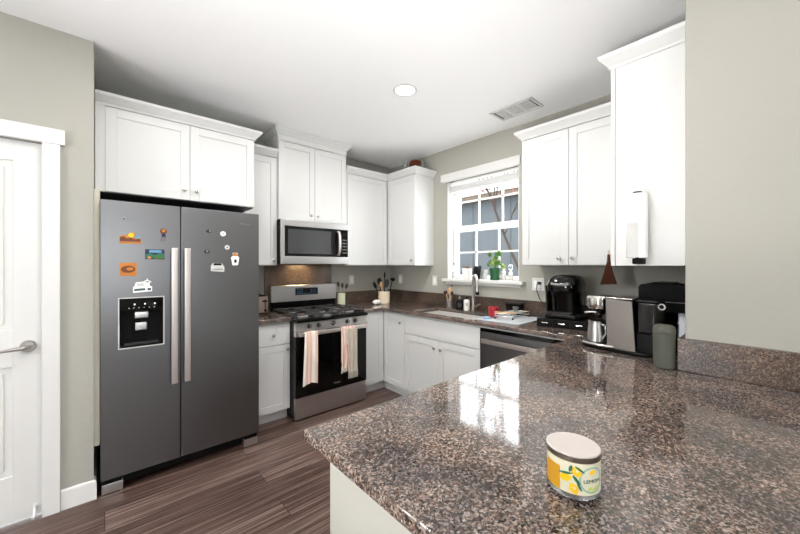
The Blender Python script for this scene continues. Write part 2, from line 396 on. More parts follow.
def branch(p, d, L, r, lv, mb, lf):
    pts = [Vector(p)]; d = Vector(d).normalized(); n = 5
    for i in range(n):
        d = (d + Vector((random.uniform(-.12, .12), random.uniform(-.12, .12), random.uniform(-.04, .10)))).normalized()
        pts.append(pts[-1] + d * L / n)
    mb.tube(pts, [r * (1 - .55 * i / n) for i in range(n + 1)], 6 if lv else 8)
    if lv < 3:
        for i in range(2, n + 1):
            for k in range(2 if lv < 2 else 1):
                nd = (d + Vector((random.uniform(-.5, .5), random.uniform(-1, 1), random.uniform(-.35, .7)))).normalized()
                branch(pts[i], nd, L * random.uniform(.45, .62), r * .42, lv + 1, mb, lf)
    if lv >= 2:
        for k in range(2):
            q = pts[random.randint(2, n)] + Vector([random.uniform(-.04, .04) for _ in range(3)])
            lf.ell(q.x, q.y, q.z, .028, .028, .007, 6, Matrix.Rotation(random.uniform(0, 3), 3, 'X') @ Matrix.Rotation(random.uniform(0, 3), 3, 'Z'))
tb, lf = MB(), MB()
random.seed(11)
branch((5.9, 3.0, -.4), (-.05, .06, 1), 1.5, .05, 3, tb, lf)
branch((5.82, 3.1, 1.0), (-.1, .55, 1), 2.6, .034, 0, tb, lf)
branch((5.82, 3.08, 1.0), (.0, -.1, 1), 2.2, .026, 1, tb, lf)
obj('trunk', tb, 'bark', tr); obj('foliage', lf, 'rleaf', tr)

# ================================================================== CEILING FITTINGS
def can(x, y, label, w=20):
    t = thing('ceiling_light', label, 'ceiling light', (x, y, H), 'recessed ceiling lights')
    obj('trim_ring', MB().lathe(x, y, [(.072, H - .0005), (.088, H - .0005), (.090, H - .004), (.072, H - .006)], 40, cap=False), 'trim', t)
    obj('lens', MB().lathe(x, y, [(0, H - .004), (.071, H - .004), (.071, H - .001), (0, H - .001)], 40), 'lamp', t)
    l = bpy.data.lights.new('bulb', 'AREA'); l.shape = 'DISK'; l.size = .14; l.energy = w; l.color = (1, .985, .965)
    lo = bpy.data.objects.new('bulb', l); C.objects.link(lo); lo.parent = t; lo.location = (0, 0, -.008)
can(1.693, 1.869, 'lit round recessed ceiling light in view above the kitchen')
can(.30, 1.75, 'added unseen recessed ceiling light nearer the fridge side', 12)  # this can and the next two are added out of view as fill
can(1.0, 1.0, 'added unseen recessed ceiling light above the inner edge of the peninsula', 8)
can(-.6, -.6, 'added unseen recessed ceiling light behind the viewer', 6)
def uplight(x, y, label, w, spread=110, aim=None):  # added lamps out of view, pointed up to brighten the ceiling
    t = thing('added_uplight', label, 'added floor lamp', (x, y, 0), 'added floor uplights')
    obj('housing', MB().lathe(x, y, [(0, 0), (.30, 0), (.30, .30), (.285, .30), (.285, .20), (0, .20)], 32), 'black', t)
    obj('lens', MB().lathe(x, y, [(0, .2605), (.28, .2605), (.28, .2655), (0, .2655)], 32), 'uplens', t)
    l = bpy.data.lights.new('bulb', 'AREA'); l.shape = 'DISK'; l.size = .5; l.energy = w; l.color = (1, .99, .975); l.spread = R(spread)
    lo = bpy.data.objects.new('bulb', l); C.objects.link(lo); lo.parent = t; lo.location = (0, 0, .27); lo.rotation_euler = (PI, 0, 0)
    if aim: lo.rotation_euler = (Vector(aim) - Vector((x, y, .27))).to_track_quat('-Z', 'Y').to_euler(); lo.location = (0, 0, .40)
def globe(x, y, z, label, w, r=.18):  # added globes out of view, filling light onto cabinets and walls
    t = thing('added_pendant', label, 'added pendant lamp', (x, y, H), 'added globe pendants in the living room')
    obj('canopy', MB().lathe(x, y, [(.06, H - .0005), (.055, H - .02), (0, H - .02)], 24), 'nickel', t)
    obj('cable', MB().tube([(x, y, H - .02), (x, y, z + r + .005)], .004, 8), 'black', t)
    g = obj('globe', MB().ell(x, y, z, r, r, r, 32), mat('fill_globe', '#ffffff', .6, emit=('#f6f9ff', w)), t)
uplight(-1.3, .25, 'added unseen black uplight drum on the living room floor', 18, 72, (1.6, 1.3, H))
uplight(.20, -1.5, 'added unseen black uplight can behind the peninsula', 18)
uplight(-1.7, .5, 'added unseen black uplight can by the side wall', 18)
globe(-1.3, -2.9, 1.85, 'added unseen opal globe pendant near the rear window', 18, .30)
globe(-2.65, 1.25, 1.6, 'added unseen opal globe pendant by the side wall', 36, .32)
v = thing('ceiling_vent', 'white three-section air vent in the ceiling by the window wall', 'vent', (2.6, 1.48, H))
vx0, vx1, vy0, vy1 = 2.495, 2.715, 1.292, 1.672
fm = MB(); e = .022
fm.box(vx0, vx0 + e, vy0, vy1, H - .009, H, .002).box(vx1 - e, vx1, vy0, vy1, H - .009, H, .002).box(vx0, vx1, vy0, vy0 + e, H - .009, H, .002).box(vx0, vx1, vy1 - e, vy1, H - .009, H, .002)
w3 = (vy1 - vy0 - 2 * e) / 3
for k in (1, 2): fm.box(vx0, vx1, vy0 + e + k * w3 - .013, vy0 + e + k * w3 + .013, H - .0085, H)
obj('frame', fm, 'trim', v)
obj('duct', MB().box(vx0 + e, vx1 - e, vy0 + e, vy1 - e, H - .0008, H - .0001), 'ventdark', v)
for k in range(3):
    y0 = vy0 + e + k * w3 + .013; y1 = y0 + w3 - .026
    for j in range(9):
        x = vx0 + e + .006 + j * .0195
        obj('slat', MB().box(x, x + .0045, y0, y1, H - .007, H - .0012), 'trim', v)

# ================================================================== UPPER CABINETS
def upper(name, label, x0, x1, yf, z0=1.372, z1=2.405, yb=3.519):
    t = thing(name, label, 'cabinet', ((x0 + x1) / 2, yb, z0)); obj('body', MB().box(x0, x1, yf + TH + .001, yb, z0, z1, .001, 1), 'white', t); return t
# above the fridge
c = upper('upper_cabinet', 'wide white two-door cabinet above the fridge', -.046, .925, 2.87, 1.85)
obj('filler', MB().box(-.046, .0, 2.872, 2.889, 1.85, 2.405), 'white', c)
door('Y', .0, .470, 1.85, 2.40, 2.87, c, (.432, 1.921)); door('Y', .470, .925, 1.85, 2.40, 2.87, c, (.510, 1.921))
cr = MB(); cr.sweep([(-.046, 2.88), (.93, 2.88), (.93, 3.519)], CROWN); obj('crown_moulding', cr, 'white', c)
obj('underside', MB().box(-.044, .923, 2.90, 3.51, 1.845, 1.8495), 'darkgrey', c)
# narrow one next to it
c = upper('upper_cabinet', 'narrow single-door white upper cabinet between fridge and microwave', .932, 1.239, 3.195)
door('Y', .935, 1.239, 1.376, 2.40, 3.195, c, (1.205, 1.425))
cr = MB(); cr.sweep([(.982, 3.20), (1.239, 3.20)], CROWN); obj('crown_moulding', cr, 'white', c)
# above the microwave, reaching the ceiling
c = upper('upper_cabinet', 'tall two-door white cabinet above the microwave with ceiling-high crown', 1.241, 1.998, 3.17, 1.815, 2.69)
door('Y', 1.243, 1.621, 1.818, 2.575, 3.17, c, (1.578, 1.880)); door('Y', 1.621, 1.996, 1.818, 2.575, 3.17, c, (1.652, 1.880))
CR2 = [(0, 2.578), (.004, 2.578), (.004, 2.625), (.010, 2.630), (.016, 2.640), (.034, 2.664), (.042, 2.671), (.044, 2.688), (0, 2.688)]
cr = MB(); cr.sweep([(1.241, 3.519), (1.241, 3.17), (1.998, 3.17), (1.998, 3.519)], CR2); obj('crown_moulding', cr, 'white', c)
# blind corner cabinet and the one that turns the corner
c = upper('upper_cabinet', 'white upper cabinet right of the microwave, running into the corner', 2.002, 2.606, 3.20)
door('Y', 2.03, 2.60, 1.376, 2.40, 3.20, c); obj('filler', MB().box(2.003, 2.03, 3.203, 3.219, 1.374, 2.405), 'white', c)
cr = MB(); cr.sweep([(2.003, 3.205), (2.614, 3.205)], CROWN); obj('crown_moulding', cr, 'white', c)
c = thing('upper_cabinet', 'white corner upper cabinet with blank end panel left of the window', 'cabinet', (2.77, 3.1, 1.372))
obj('body', MB().box(2.629, 2.919, 2.716, 3.519, 1.372, 2.405, .001, 1), 'white', c)
door('X', 2.716, 3.198, 1.376, 2.40, 2.609, c, (2.765, 1.431))
cr = MB(); cr.sweep([(2.614, 3.205), (2.614, 2.716), (2.919, 2.716)], CROWN); obj('crown_moulding', cr, 'white', c)
obj('top_panel', MB().box(2.62, 2.919, 2.72, 3.519, 2.406, 2.474), 'white', c)
# right of the window
c = thing('upper_cabinet', 'white two-door upper cabinet right of the window', 'cabinet', (2.77, 1.0, 1.372))
obj('body', MB().box(2.62, 2.919, .597, 1.425, 1.372, 2.405, .001, 1), 'white', c)
door('X', 1.052, 1.425, 1.376, 2.40, 2.60, c, (1.118, 1.430)); door('X', .679, 1.052, 1.376, 2.40, 2.60, c, (1.018, 1.430))
obj('filler', MB().box(2.603, 2.619, .598, .677, 1.374, 2.405), 'white', c)
cr = MB(); cr.sweep([(2.919, 1.425), (2.605, 1.425), (2.605, .60)][::-1] if False else [(2.605, .655), (2.605, 1.425), (2.919, 1.425)][::-1], CROWN); obj('crown_moulding', cr, 'white', c)
# side-on cabinet that carries the paper towels
c = thing('upper_cabinet', 'white upper cabinet seen from its blank side panel, paper towels mounted on it', 'cabinet', (2.4, .44, 1.372))
obj('body', MB().box(2.01, 2.918, .282, .577, 1.372, 2.405, .001, 1), 'white', c)
obj('face_frame', MB().box(2.007, 2.60, .579, .597, 1.372, 2.405, .001, 1), 'white', c)
cr = MB(); cr.sweep([(2.01, .282), (2.01, .597), (2.56, .597)][::-1], CROWN); obj('crown_moulding', cr, 'white', c)

# ================================================================== BASE CABINETS
c = thing('base_cabinet', 'narrow white drawer-and-door base cabinet between fridge and stove', 'cabinet', (1.08, 3.2, 0))
obj('body', MB().box(.93, 1.242, 2.92, 3.519, .1, .876, .001, 1), 'white', c)
obj('toe_kick', MB().box(.93, 1.242, 2.97, 3.0, 0, .1), 'white', c)
d = obj('drawer', shaker('Y', .93, 1.242, .682, .86, 2.90), 'white', c); knob('Y', 1.09, .77, 2.90, d)
door('Y', .93, 1.242, .102, .676, 2.90, c, (1.215, .635))
c = thing('base_cabinet', 'white corner base cabinet with folding two-panel door right of the stove', 'cabinet', (2.5, 3.1, 0))
obj('body', MB().prism([(2.007, 2.92), (2.325, 2.92), (2.325, 2.55), (2.919, 2.55), (2.919, 3.519), (2.007, 3.519)], .1, .876, 'XY'), 'white', c)
obj('toe_kick', MB().prism([(2.007, 2.965), (2.365, 2.965), (2.365, 2.55), (2.40, 2.55), (2.40, 3.0), (2.007, 3.0)], 0, .1, 'XY'), 'white', c)
door('Y', 2.007, 2.303, .102, .865, 2.90, c, (2.06, .775)); door('X', 2.55, 2.90, .102, .865, 2.305, c, (2.613, .776))
c = thing('base_cabinet', 'white sink base cabinet with two doors below a plain false front', 'cabinet', (2.6, 2.09, 0))
sb = MB(); sb.box(2.325, 2.345, 1.63, 2.548, .1, .876).box(2.89, 2.918, 1.63, 2.548, .1, .876).box(2.345, 2.89, 1.63, 1.648, .1, .876).box(2.345, 2.89, 2.53, 2.548, .1, .876).box(2.345, 2.89, 1.648, 2.53, .1, .118)
obj('body', sb, 'white', c); obj('toe_kick', MB().box(2.365, 2.40, 1.63, 2.548, 0, .1), 'white', c)
obj('false_front', shaker('X', 1.63, 2.548, .684, .865, 2.305), 'white', c)
door('X', 2.09, 2.548, .102, .678, 2.305, c, (2.135, .600)); door('X', 1.63, 2.09, .102, .678, 2.305, c, (2.053, .600))
# peninsula: base units under the near counter, with painted end panel
c = thing('base_cabinet', 'long base cabinet under the near granite peninsula with pale painted end panel', 'cabinet', (1.2, .4, 0))
obj('body', MB().box(.495, 2.905, .29, .815, .1, .883), 'white', c)
obj('end_panel', MB().box(.475, .494, -.35, .838, 0, .883, .001, 1), 'pony', c)
obj('back_panel', MB().box(.495, 1.905, -.35, .289, 0, .883), 'pony', c)
obj('toe_kick', MB().box(.495, 2.90, .74, .76, 0, .1), 'white', c)
for k in range(4): door('+Y', .50 + k * .44, .94 + k * .44, .102, .86, .838, c, (.56 + k * .44, .78))

# ================================================================== COUNTERTOPS
def slab(cells, z0, z1, bev=.005):
    b = bmesh.new(); vc = {}
    def V(x, y):
        k = (round(x, 4), round(y, 4))
        if k not in vc: vc[k] = b.verts.new((x, y, z1))
        return vc[k]
    for x0, x1, y0, y1 in cells: b.faces.new((V(x0, y0), V(x1, y0), V(x1, y1), V(x0, y1)))
    ex = bmesh.ops.extrude_face_region(b, geom=b.faces[:])
    bmesh.ops.translate(b, verts=[g for g in ex['geom'] if isinstance(g, bmesh.types.BMVert)], vec=(0, 0, z0 - z1))
    bmesh.ops.recalc_face_normals(b, faces=b.faces[:])
    es = [e for e in b.edges if len(e.link_faces) == 2 and e.calc_face_angle(0) > R(60)]
    bmesh.ops.bevel(b, geom=es, offset=bev, segments=3, affect='EDGES', profile=.5)
    m = MB(); m._merge(b); return m
def cellgrid(rects, holes):
    xs = sorted({v for r in rects + holes for v in r[:2]}); ys = sorted({v for r in rects + holes for v in r[2:]}); out = []
    for a, b_ in zip(xs, xs[1:]):
        for c_, d_ in zip(ys, ys[1:]):
            mx, my = (a + b_) / 2, (c_ + d_) / 2; ins = lambda r: r[0] < mx < r[1] and r[2] < my < r[3]
            if any(map(ins, rects)) and not any(map(ins, holes)): out.append((a, b_, c_, d_))
    return out
SX0, SX1, SY0, SY1 = 2.345, 2.715, 1.72, 2.46
rects = [(.4185, 1.908, -.40, .885), (1.908, 2.918, .283, .885), (2.27, 2.918, .885, 3.518), (2.006, 2.27, 2.868, 3.518)]
ct = tag(obj('countertop', slab(cellgrid(rects, [(SX0, SX1, SY0, SY1)]), .884, .914), 'granite'), 'large polished brown granite countertop with the sink, forming the near peninsula', 'countertop')
tag(obj('countertop', slab([(.93, 1.243, 2.868, 3.518)], .877, .914), 'granite'), 'small granite countertop piece left of the stove', 'countertop')
obj('support_strip', MB().box(2.306, 2.33, .89, 1.63, .868, .8835).box(2.306, 2.33, 1.63, 2.55, .877, .8835), 'white', ct)
bs = MB(); bs.box(2.006, 2.898, 3.497, 3.5185, .9145, 1.053, .002, 1); bs.box(2.898, 2.9185, .305, 3.5185, .9145, 1.053, .002, 1)
tag(obj('backsplash', bs, 'splash'), 'low granite backsplash running round the sink corner below the window', 'backsplash')
bs = MB(); bs.box(1.886, 1.9085, -.40, .303, .9145, 1.055, .003, 2); bs.box(1.908, 2.90, .283, .303, .9145, 1.053, .002, 1)
tag(obj('backsplash', bs, 'splash'), 'granite backsplash along the near wall at the right', 'backsplash')
tag(obj('backsplash', MB().box(1.229, 2.003, 3.499, 3.5185, .9145, 1.384), 'splash'), 'tall granite panel behind the stove under the microwave', 'backsplash')
tag(obj('backsplash', MB().box(.93, 1.228, 3.499, 3.5185, .9145, 1.053), 'splash'), 'low granite backsplash behind the toaster', 'backsplash')

# ================================================================== FRIDGE
fr = thing('refrigerator', 'large stainless side-by-side refrigerator with magnets on its doors', 'refrigerator', (.435, 3.0, 0))
YF = 2.6507
obj('body', MB().box(-.012, .882, 2.735, 3.46, .03, 1.75, .004), 'darkgrey', fr)
obj('base_grille', MB().box(.0, .87, 2.70, 2.73, .035, .088), 'matte', fr)
for x0, x1 in ((-.015, .085), (.785, .885)):
    f_ = obj('foot', MB().box(x0, x1, 2.668, 2.735, .004, .060, .003), 'steel', fr)
    obj('hinge_bracket', MB().box(x0 + .005, x1 - .005, 2.672, 2.735, .0605, .094), 'black', f_)
dA = MB()
# freezer door around the dispenser opening
dx0, dx1, dz0, dz1 = .066, .285, .868, 1.170
for b_ in ((-.019, dx0, .0953, 1.7649), (dx1, .377, .0953, 1.7649), (dx0, dx1, .0953, dz0), (dx0, dx1, dz1, 1.7649)): dA.box(b_[0], b_[1], YF, 2.728, b_[2], b_[3])
bmesh.ops.remove_doubles(dA.bm, verts=dA.bm.verts[:], dist=1e-5)
dAo = obj('door', dA, 'fridge', fr)
dBo = obj('door', MB().box(.383, .889, YF, 2.728, .0953, 1.7649, .003), 'fridge', fr)
obj('seam', MB().box(.374, .386, 2.672, 2.727, .10, 1.76), 'gap', fr)
for x0, x1, d in ((.322, .3585, dAo), (.394, .4305, dBo)):
    h = MB(); h.box(x0, x1, 2.592, 2.606, .607, 1.486, .004, 2); h.box(x0 + .008, x1 - .008, 2.606, 2.6505, 1.44, 1.475); h.box(x0 + .008, x1 - .008, 2.606, 2.6505, .62, .655)
    obj('handle', h, 'handle', d)
dsp = MB(); t_ = .006
dsp.box(dx0 - t_, dx1 + t_, YF - .004, YF - .0002, dz1, dz1 + t_, .001, 1).box(dx0 - t_, dx1 + t_, YF - .004, YF - .0002, dz0 - t_, dz0, .001, 1).box(dx0 - t_, dx0, YF - .004, YF - .0002, dz0, dz1, .001, 1).box(dx1, dx1 + t_, YF - .004, YF - .0002, dz0, dz1, .001, 1)
dpo = obj('dispenser_frame', dsp, 'lgrey', dAo)
cv = MB(); cv.box(dx0, dx1, 2.712, 2.722, dz0, dz1).box(dx0, dx0 + .004, YF, 2.712, dz0, dz1).box(dx1 - .004, dx1, YF, 2.712, dz0, dz1).box(dx0, dx1, YF, 2.712, dz0, dz0 + .012).box(dx0, dx1, YF, 2.712, dz1 - .004, dz1)
obj('dispenser_recess', cv, 'matte', dAo)
pn = obj('control_panel', MB().box(dx0, dx1, YF - .003, YF + .012, 1.089, dz1, .002), 'gloss', dAo)
for k, x in enumerate((.139, .190, .240)): obj('icon', MB().box(x - .004, x + .004, YF - .0042, YF - .003, 1.128, 1.136), 'leds', pn)
for x in (.112, .135, .160, .186, .212, .238): obj('icon', MB().box(x - .003, x + .003, YF - .0042, YF - .003, 1.108, 1.112), 'lgrey', pn)
obj('chute', MB().box(.138, .209, YF + .006, YF + .04, 1.042, 1.083, .006), 'steel', dAo)
obj('paddle', MB().box(.142, .203, YF + .02, YF + .032, .965, 1.015, .006), 'steel', dAo)
obj('drip_tray', MB().box(.09, .262, YF + .004, YF + .055, .881, .888), 'darkgrey', dAo)
text('Whirlpool', .018, faceY(.785, YF - .0008, 1.681), 'grey', 'emblem', dBo, width=.078)

# magnets
def magnet(name, label, outline, m, extra=(), group='fridge magnets', th=.004):
    ys = YF - .0003
    o = obj(name, MB().prism(outline, ys - th, ys, 'XZ'), m); tag(o, label, 'magnet', group)
    for k, (nm, pts, mm) in enumerate(extra): obj(nm, MB().prism(pts, ys - th - .0012 - .0004 * k, ys - th + .0002, 'XZ'), mm, o)
    return o
def circ(x, z, r, n=18, rz=None): return [(x + r * math.cos(2 * PI * k / n), z + (rz or r) * math.sin(2 * PI * k / n)) for k in range(n)]
def rect(x0, x1, z0, z1): return [(x0, z0), (x1, z0), (x1, z1), (x0, z1)]
magnet('fridge_magnet', 'orange landscape magnet with yellow sun, highest on the left door', [(.066, 1.506), (.172, 1.509), (.172, 1.53), (.168, 1.548), (.15, 1.56), (.135, 1.577), (.115, 1.574), (.1, 1.556), (.085, 1.56), (.066, 1.55)], 'orange',
       (('sun', circ(.122, 1.560, .014), 'lemon'), ('sky_strip', [(.135, 1.545), (.168, 1.538), (.164, 1.552), (.145, 1.566)], 'skyb'), ('mountains', [(.068, 1.526), (.168, 1.528), (.166, 1.540), (.14, 1.535), (.118, 1.545), (.1, 1.538), (.088, 1.552), (.068, 1.546)], 'brown'), ('road', [(.07, 1.521), (.168, 1.523), (.168, 1.527), (.07, 1.525)], 'navy')))
mg = magnet('fridge_magnet', 'small brown robot-like figure magnet with dangling legs', circ(.286, 1.594, .019), 'brown', (('face', circ(.286, 1.598, .010), 'orange'), ('body', rect(.277, .297, 1.558, 1.578), 'navy')))
obj('legs', MB().tube([(.282, YF - .003, 1.575), (.278, YF - .003, 1.55), (.272, YF - .003, 1.527)], .0017, 6).tube([(.290, YF - .003, 1.575), (.296, YF - .003, 1.552), (.287, YF - .003, 1.53)], .0017, 6), 'brown', mg)
magnet('fridge_magnet', 'dark blue and green rectangular landscape magnet beside the left handle', rect(.191, .291, 1.413, 1.476), 'navy',
       (('hills', [(.193, 1.422), (.289, 1.422), (.289, 1.445), (.27, 1.455), (.24, 1.438), (.215, 1.452), (.193, 1.44)], 'dgreen'), ('sky_strip', rect(.212, .275, 1.455, 1.471), 'skyb'), ('lawn', [(.235, 1.417), (.285, 1.417), (.28, 1.427), (.24, 1.429)], 'leaf'), ('flowers', circ(.212, 1.423, .010, 10, .008), 'orange')))
magnet('fridge_magnet', 'orange and brown square magnet below the landscape one', rect(.067, .149, 1.309, 1.390), 'orange', (('figure', circ(.108, 1.350, .034, 16, .022), 'brown'), ('highlight', circ(.116, 1.352, .017, 12, .010), 'orange')))
magnet('fridge_magnet', 'white boat-shaped magnet just above the water dispenser', [(.131, 1.203), (.226, 1.209), (.227, 1.238), (.214, 1.245), (.214, 1.262), (.222, 1.270), (.205, 1.282), (.202, 1.293), (.198, 1.282), (.182, 1.272), (.145, 1.268), (.137, 1.243), (.131, 1.238)], 'paper',
       (('hull', [(.135, 1.214), (.192, 1.218), (.19, 1.231), (.138, 1.228)], 'ink'), ('deck', rect(.148, .184, 1.245, 1.262), 'lgrey'), ('stern', rect(.203, .220, 1.217, 1.230), 'navy'), ('mast_top', [(.185, 1.266), (.218, 1.267), (.203, 1.277)], 'grey')))
magnet('fridge_magnet', 'small dark magnet, higher of two dark ones on the right door', circ(.546, 1.612, .017, 12, .011), 'darkgrey', (('relief', circ(.553, 1.614, .007, 8), 'grey'),), th=.009)
magnet('fridge_magnet', 'small dark round magnet, lower of two dark ones on the right door', circ(.535, 1.470, .016, 12, .014), 'darkgrey', (('relief', circ(.535, 1.472, .008, 8), 'grey'),), th=.009)
magnet('fridge_magnet', 'white round magnet near top of the right fridge door', circ(.637, 1.600, .018), 'porcelain', (('print', circ(.637, 1.600, .010), 'lgrey'),), th=.006)
magnet('fridge_magnet', 'smaller white round magnet lower on the right fridge door', circ(.664, 1.504, .0155), 'porcelain', (('print', circ(.664, 1.503, .008), 'grey'),), th=.006)
magnet('fridge_magnet', 'white cup shaped magnet with orange top', [(.700, 1.374), (.737, 1.376), (.746, 1.432), (.735, 1.440), (.735, 1.465), (.702, 1.465), (.702, 1.440), (.690, 1.433)], 'paper', (('lid', [(.700, 1.442), (.737, 1.442), (.732, 1.463), (.704, 1.463)], 'orange'), ('emblem', circ(.719, 1.405, .010, 10, .014), 'darkgrey')))
magnet('fridge_magnet', 'pale van-shaped magnet with dark roof, lowest on the right door', [(.560, 1.334), (.645, 1.327), (.646, 1.360), (.630, 1.388), (.572, 1.390), (.560, 1.372)], 'lgrey', (('roof', [(.575, 1.374), (.628, 1.374), (.625, 1.387), (.578, 1.388)], 'black'), ('bumper', rect(.572, .635, 1.342, 1.350), 'grey')))
magnet('fridge_magnet', 'tiny grey dot magnet at top of the left fridge door', circ(.087, 1.659, .009), 'grey', (('rim', circ(.087, 1.659, .005), 'darkgrey'),), th=.005)

# ================================================================== MICROWAVE
mw = thing('microwave', 'stainless over-the-range microwave under the tall cabinet', 'microwave', (1.61, 3.3, 1.386))
mx0, mx1, my = 1.241, 1.985, 3.09
obj('body', MB().box(mx0, mx1, 3.125, 3.498, 1.388, 1.812, .003), 'matte', mw)
fm = MB()
fm.box(mx0, mx1, my, 3.124, 1.750, 1.813, .004).box(mx0, mx1, my, 3.124, 1.387, 1.462, .004).box(mx0, mx0 + .030, my, 3.124, 1.462, 1.750, .002).box(mx1 - .016, mx1, my, 3.124, 1.462, 1.750, .002)
do = obj('door_frame', fm, 'steel', mw)
obj('door_glass', MB().box(mx0 + .03, 1.835, my + .004, 3.124, 1.462, 1.750), 'gloss', mw)
obj('window_screen', MB().box(mx0 + .065, 1.765, my + .001, my + .0039, 1.488, 1.722), mat('screen_mesh', '#3b3d3e', .12, spec=.7), mw)
cp = obj('control_panel', MB().box(1.836, mx1 - .016, my + .004, 3.124, 1.462, 1.750), 'gloss', mw)
obj('display', MB().box(1.905, 1.955, my + .002, my + .0039, 1.690, 1.712), 'screen', cp)
for r_ in range(5):
    for k in range(3): obj('key', MB().box(1.904 + k * .019, 1.915 + k * .019, my + .003, my + .0039, 1.50 + r_ * .034, 1.512 + r_ * .034), 'grey', cp)
h = MB(); h.tube([(1.845, my + .004, 1.728), (1.845, my - .022, 1.722), (1.845, my - .036, 1.68), (1.845, my - .040, 1.60), (1.845, my - .036, 1.53), (1.845, my - .022, 1.488), (1.845, my + .004, 1.482)], [.012, .013, .015, .016, .015, .013, .012], 12)
obj('handle', h, 'handle', mw)
text('Whirlpool', .016, faceY(1.635, my - .0008, 1.784), 'lgrey', 'emblem', mw, width=.07)
obj('vent_grille', MB().box(mx0 + .01, mx1 - .01, 3.13, 3.20, 1.382, 1.3875), 'black', mw)
obj('task_lamp', MB().box(1.50, 1.72, 3.36, 3.44, 1.383, 1.3875), mat('task_lens', '#ffe2b0', .5, emit=('#ffd08a', 5)), mw)
tl = bpy.data.lights.new('task_bulb', 'AREA'); tl.shape = 'RECTANGLE'; tl.size = .2; tl.size_y = .07; tl.energy = 1.6; tl.color = (1, .72, .38)
to = bpy.data.objects.new('task_bulb', tl); C.objects.link(to); to.parent = mw; to.location = (0, .11, -.006)

# ================================================================== RANGE
rg = thing('stove', 'stainless gas stove with black oven door and two hanging towels', 'stove', (1.625, 3.1, 0))
rx0, rx1, ry = 1.2475, 2.0005, 2.80
obj('body', MB().box(rx0, rx1, 2.835, 3.43, .03, .868, .002), 'black', rg)
for x in (rx0 + .04, rx1 - .04):
    for y in (2.87, 3.38): obj('foot', MB().lathe(x, y, [(.018, 0), (.018, .03)], 12), 'black', rg)
dw = obj('storage_drawer', MB().box(rx0, rx1, ry, 2.834, .018, .204, .004), 'steel', rg)
od = obj('oven_door', MB().box(rx0, rx1, ry - .005, 2.834, .208, .745, .004), 'gloss', rg)
obj('door_top_trim', MB().box(rx0, rx1, ry - .006, 2.834, .746, .782, .003), 'steel', od)
hh = MB(); hh.box(rx0 + .012, rx1 - .012, 2.742, 2.758, .752, .788, .006, 3); hh.box(rx0 + .018, rx0 + .045, 2.758, 2.794, .756, .784); hh.box(rx1 - .045, rx1 - .018, 2.758, 2.794, .756, .784)
obj('handle', hh, 'handle', od)
text('Whirlpool', .017, faceY(1.66, ry - .0063, .262), 'grey', 'emblem', od, width=.072)
cpn = obj('knob_panel', MB().prism([(2.796, .787), (2.834, .787), (2.834, .868), (2.812, .868), (2.800, .862)], rx0, rx1, 'YZ'), 'steel', rg)
for x in (1.375, 1.468, 1.62, 1.773, 1.865):
    kb = obj('knob', MB().lathe(x, 2.798, [(.019, 0), (.021, -.004), (.019, -.010), (.016, -.024), (.013, -.027), (0, -.028)], 20, 'Y', .829), 'darkgrey', rg)
    obj('grip', MB().box(x - .003, x + .003, 2.765, 2.7695, .813, .845, .001), 'nickel', kb)
obj('cooktop', MB().box(rx0, rx1, 2.765, 3.40, .870, .898, .006, 2), 'gloss', rg)
gp = obj('cooktop_panel', MB().box(rx0 + .03, rx1 - .03, 2.80, 3.36, .8985, .901), mat('cooktop_enamel', '#1a1a1b', .2), rg)
for gx in (1.265, 1.513, 1.761):
    g = MB(); xa, xb, ya_, yb_ = gx, gx + .222, 2.815, 3.345
    for x in (xa, xb): g.tube([(x, ya_, .932), (x, yb_, .932)], .0065, 6)
    for y in (ya_, yb_, (ya_ + yb_) / 2): g.tube([(xa, y, .932), (xb, y, .932)], .0065, 6)
    for y in (2.95, 3.215):
        g.tube([(xa, y, .934), (xa + .075, y, .934)], .006, 6); g.tube([(xb, y, .934), (xb - .075, y, .934)], .006, 6)
        g.tube([((xa + xb) / 2, y - .125, .934), ((xa + xb) / 2, y - .04, .934)], .006, 6); g.tube([((xa + xb) / 2, y + .125, .934), ((xa + xb) / 2, y + .04, .934)], .006, 6)
    for x in (xa, xb):
        for y in (ya_, yb_): g.tube([(x, y, .900), (x, y, .932)], .007, 6)
    obj('grate', g, 'iron', rg)
for x, y, r_ in ((1.376, 2.95, .045), (1.376, 3.215, .036), (1.624, 3.08, .05), (1.872, 2.95, .05), (1.872, 3.215, .034)):
    bo = obj('burner', MB().lathe(x, y, [(r_ + .014, .9012), (r_ + .012, .908), (r_, .910), (r_, .916), (0, .916)], 24), 'grey', rg)
    obj('burner_cap', MB().lathe(x, y, [(r_ - .004, .9162), (r_ - .002, .922), (r_ - .01, .925), (0, .926)], 24), 'black', bo)
bk = obj('backguard', MB().prism([(3.400, .997), (3.405, 1.160), (3.412, 1.165), (3.46, 1.165), (3.46, .905), (3.43, .905), (3.43, .997)], 1.262, 2.018 - .014, 'YZ'), 'steel', rg)
obj('backguard_base', MB().box(rx0 + .004, rx1 - .004, 3.402, 3.4295, .899, .996, .002), 'gloss', rg)
dp = obj('display', MB().box(1.515, 1.775, 3.3985, 3.4045, 1.056, 1.130, .002), 'screen', rg)
for r_ in range(3):
    for k in range(9):
        if 3 <= k <= 5 and r_ > 0: continue
        obj('key', MB().box(1.53 + k * .026, 1.543 + k * .026, 3.3975, 3.3984, 1.068 + r_ * .021, 1.074 + r_ * .021), 'skyb', dp)
text('2:15', .030, faceY(1.645, 3.3980, 1.095), 'leds', 'clock', dp) if False else None

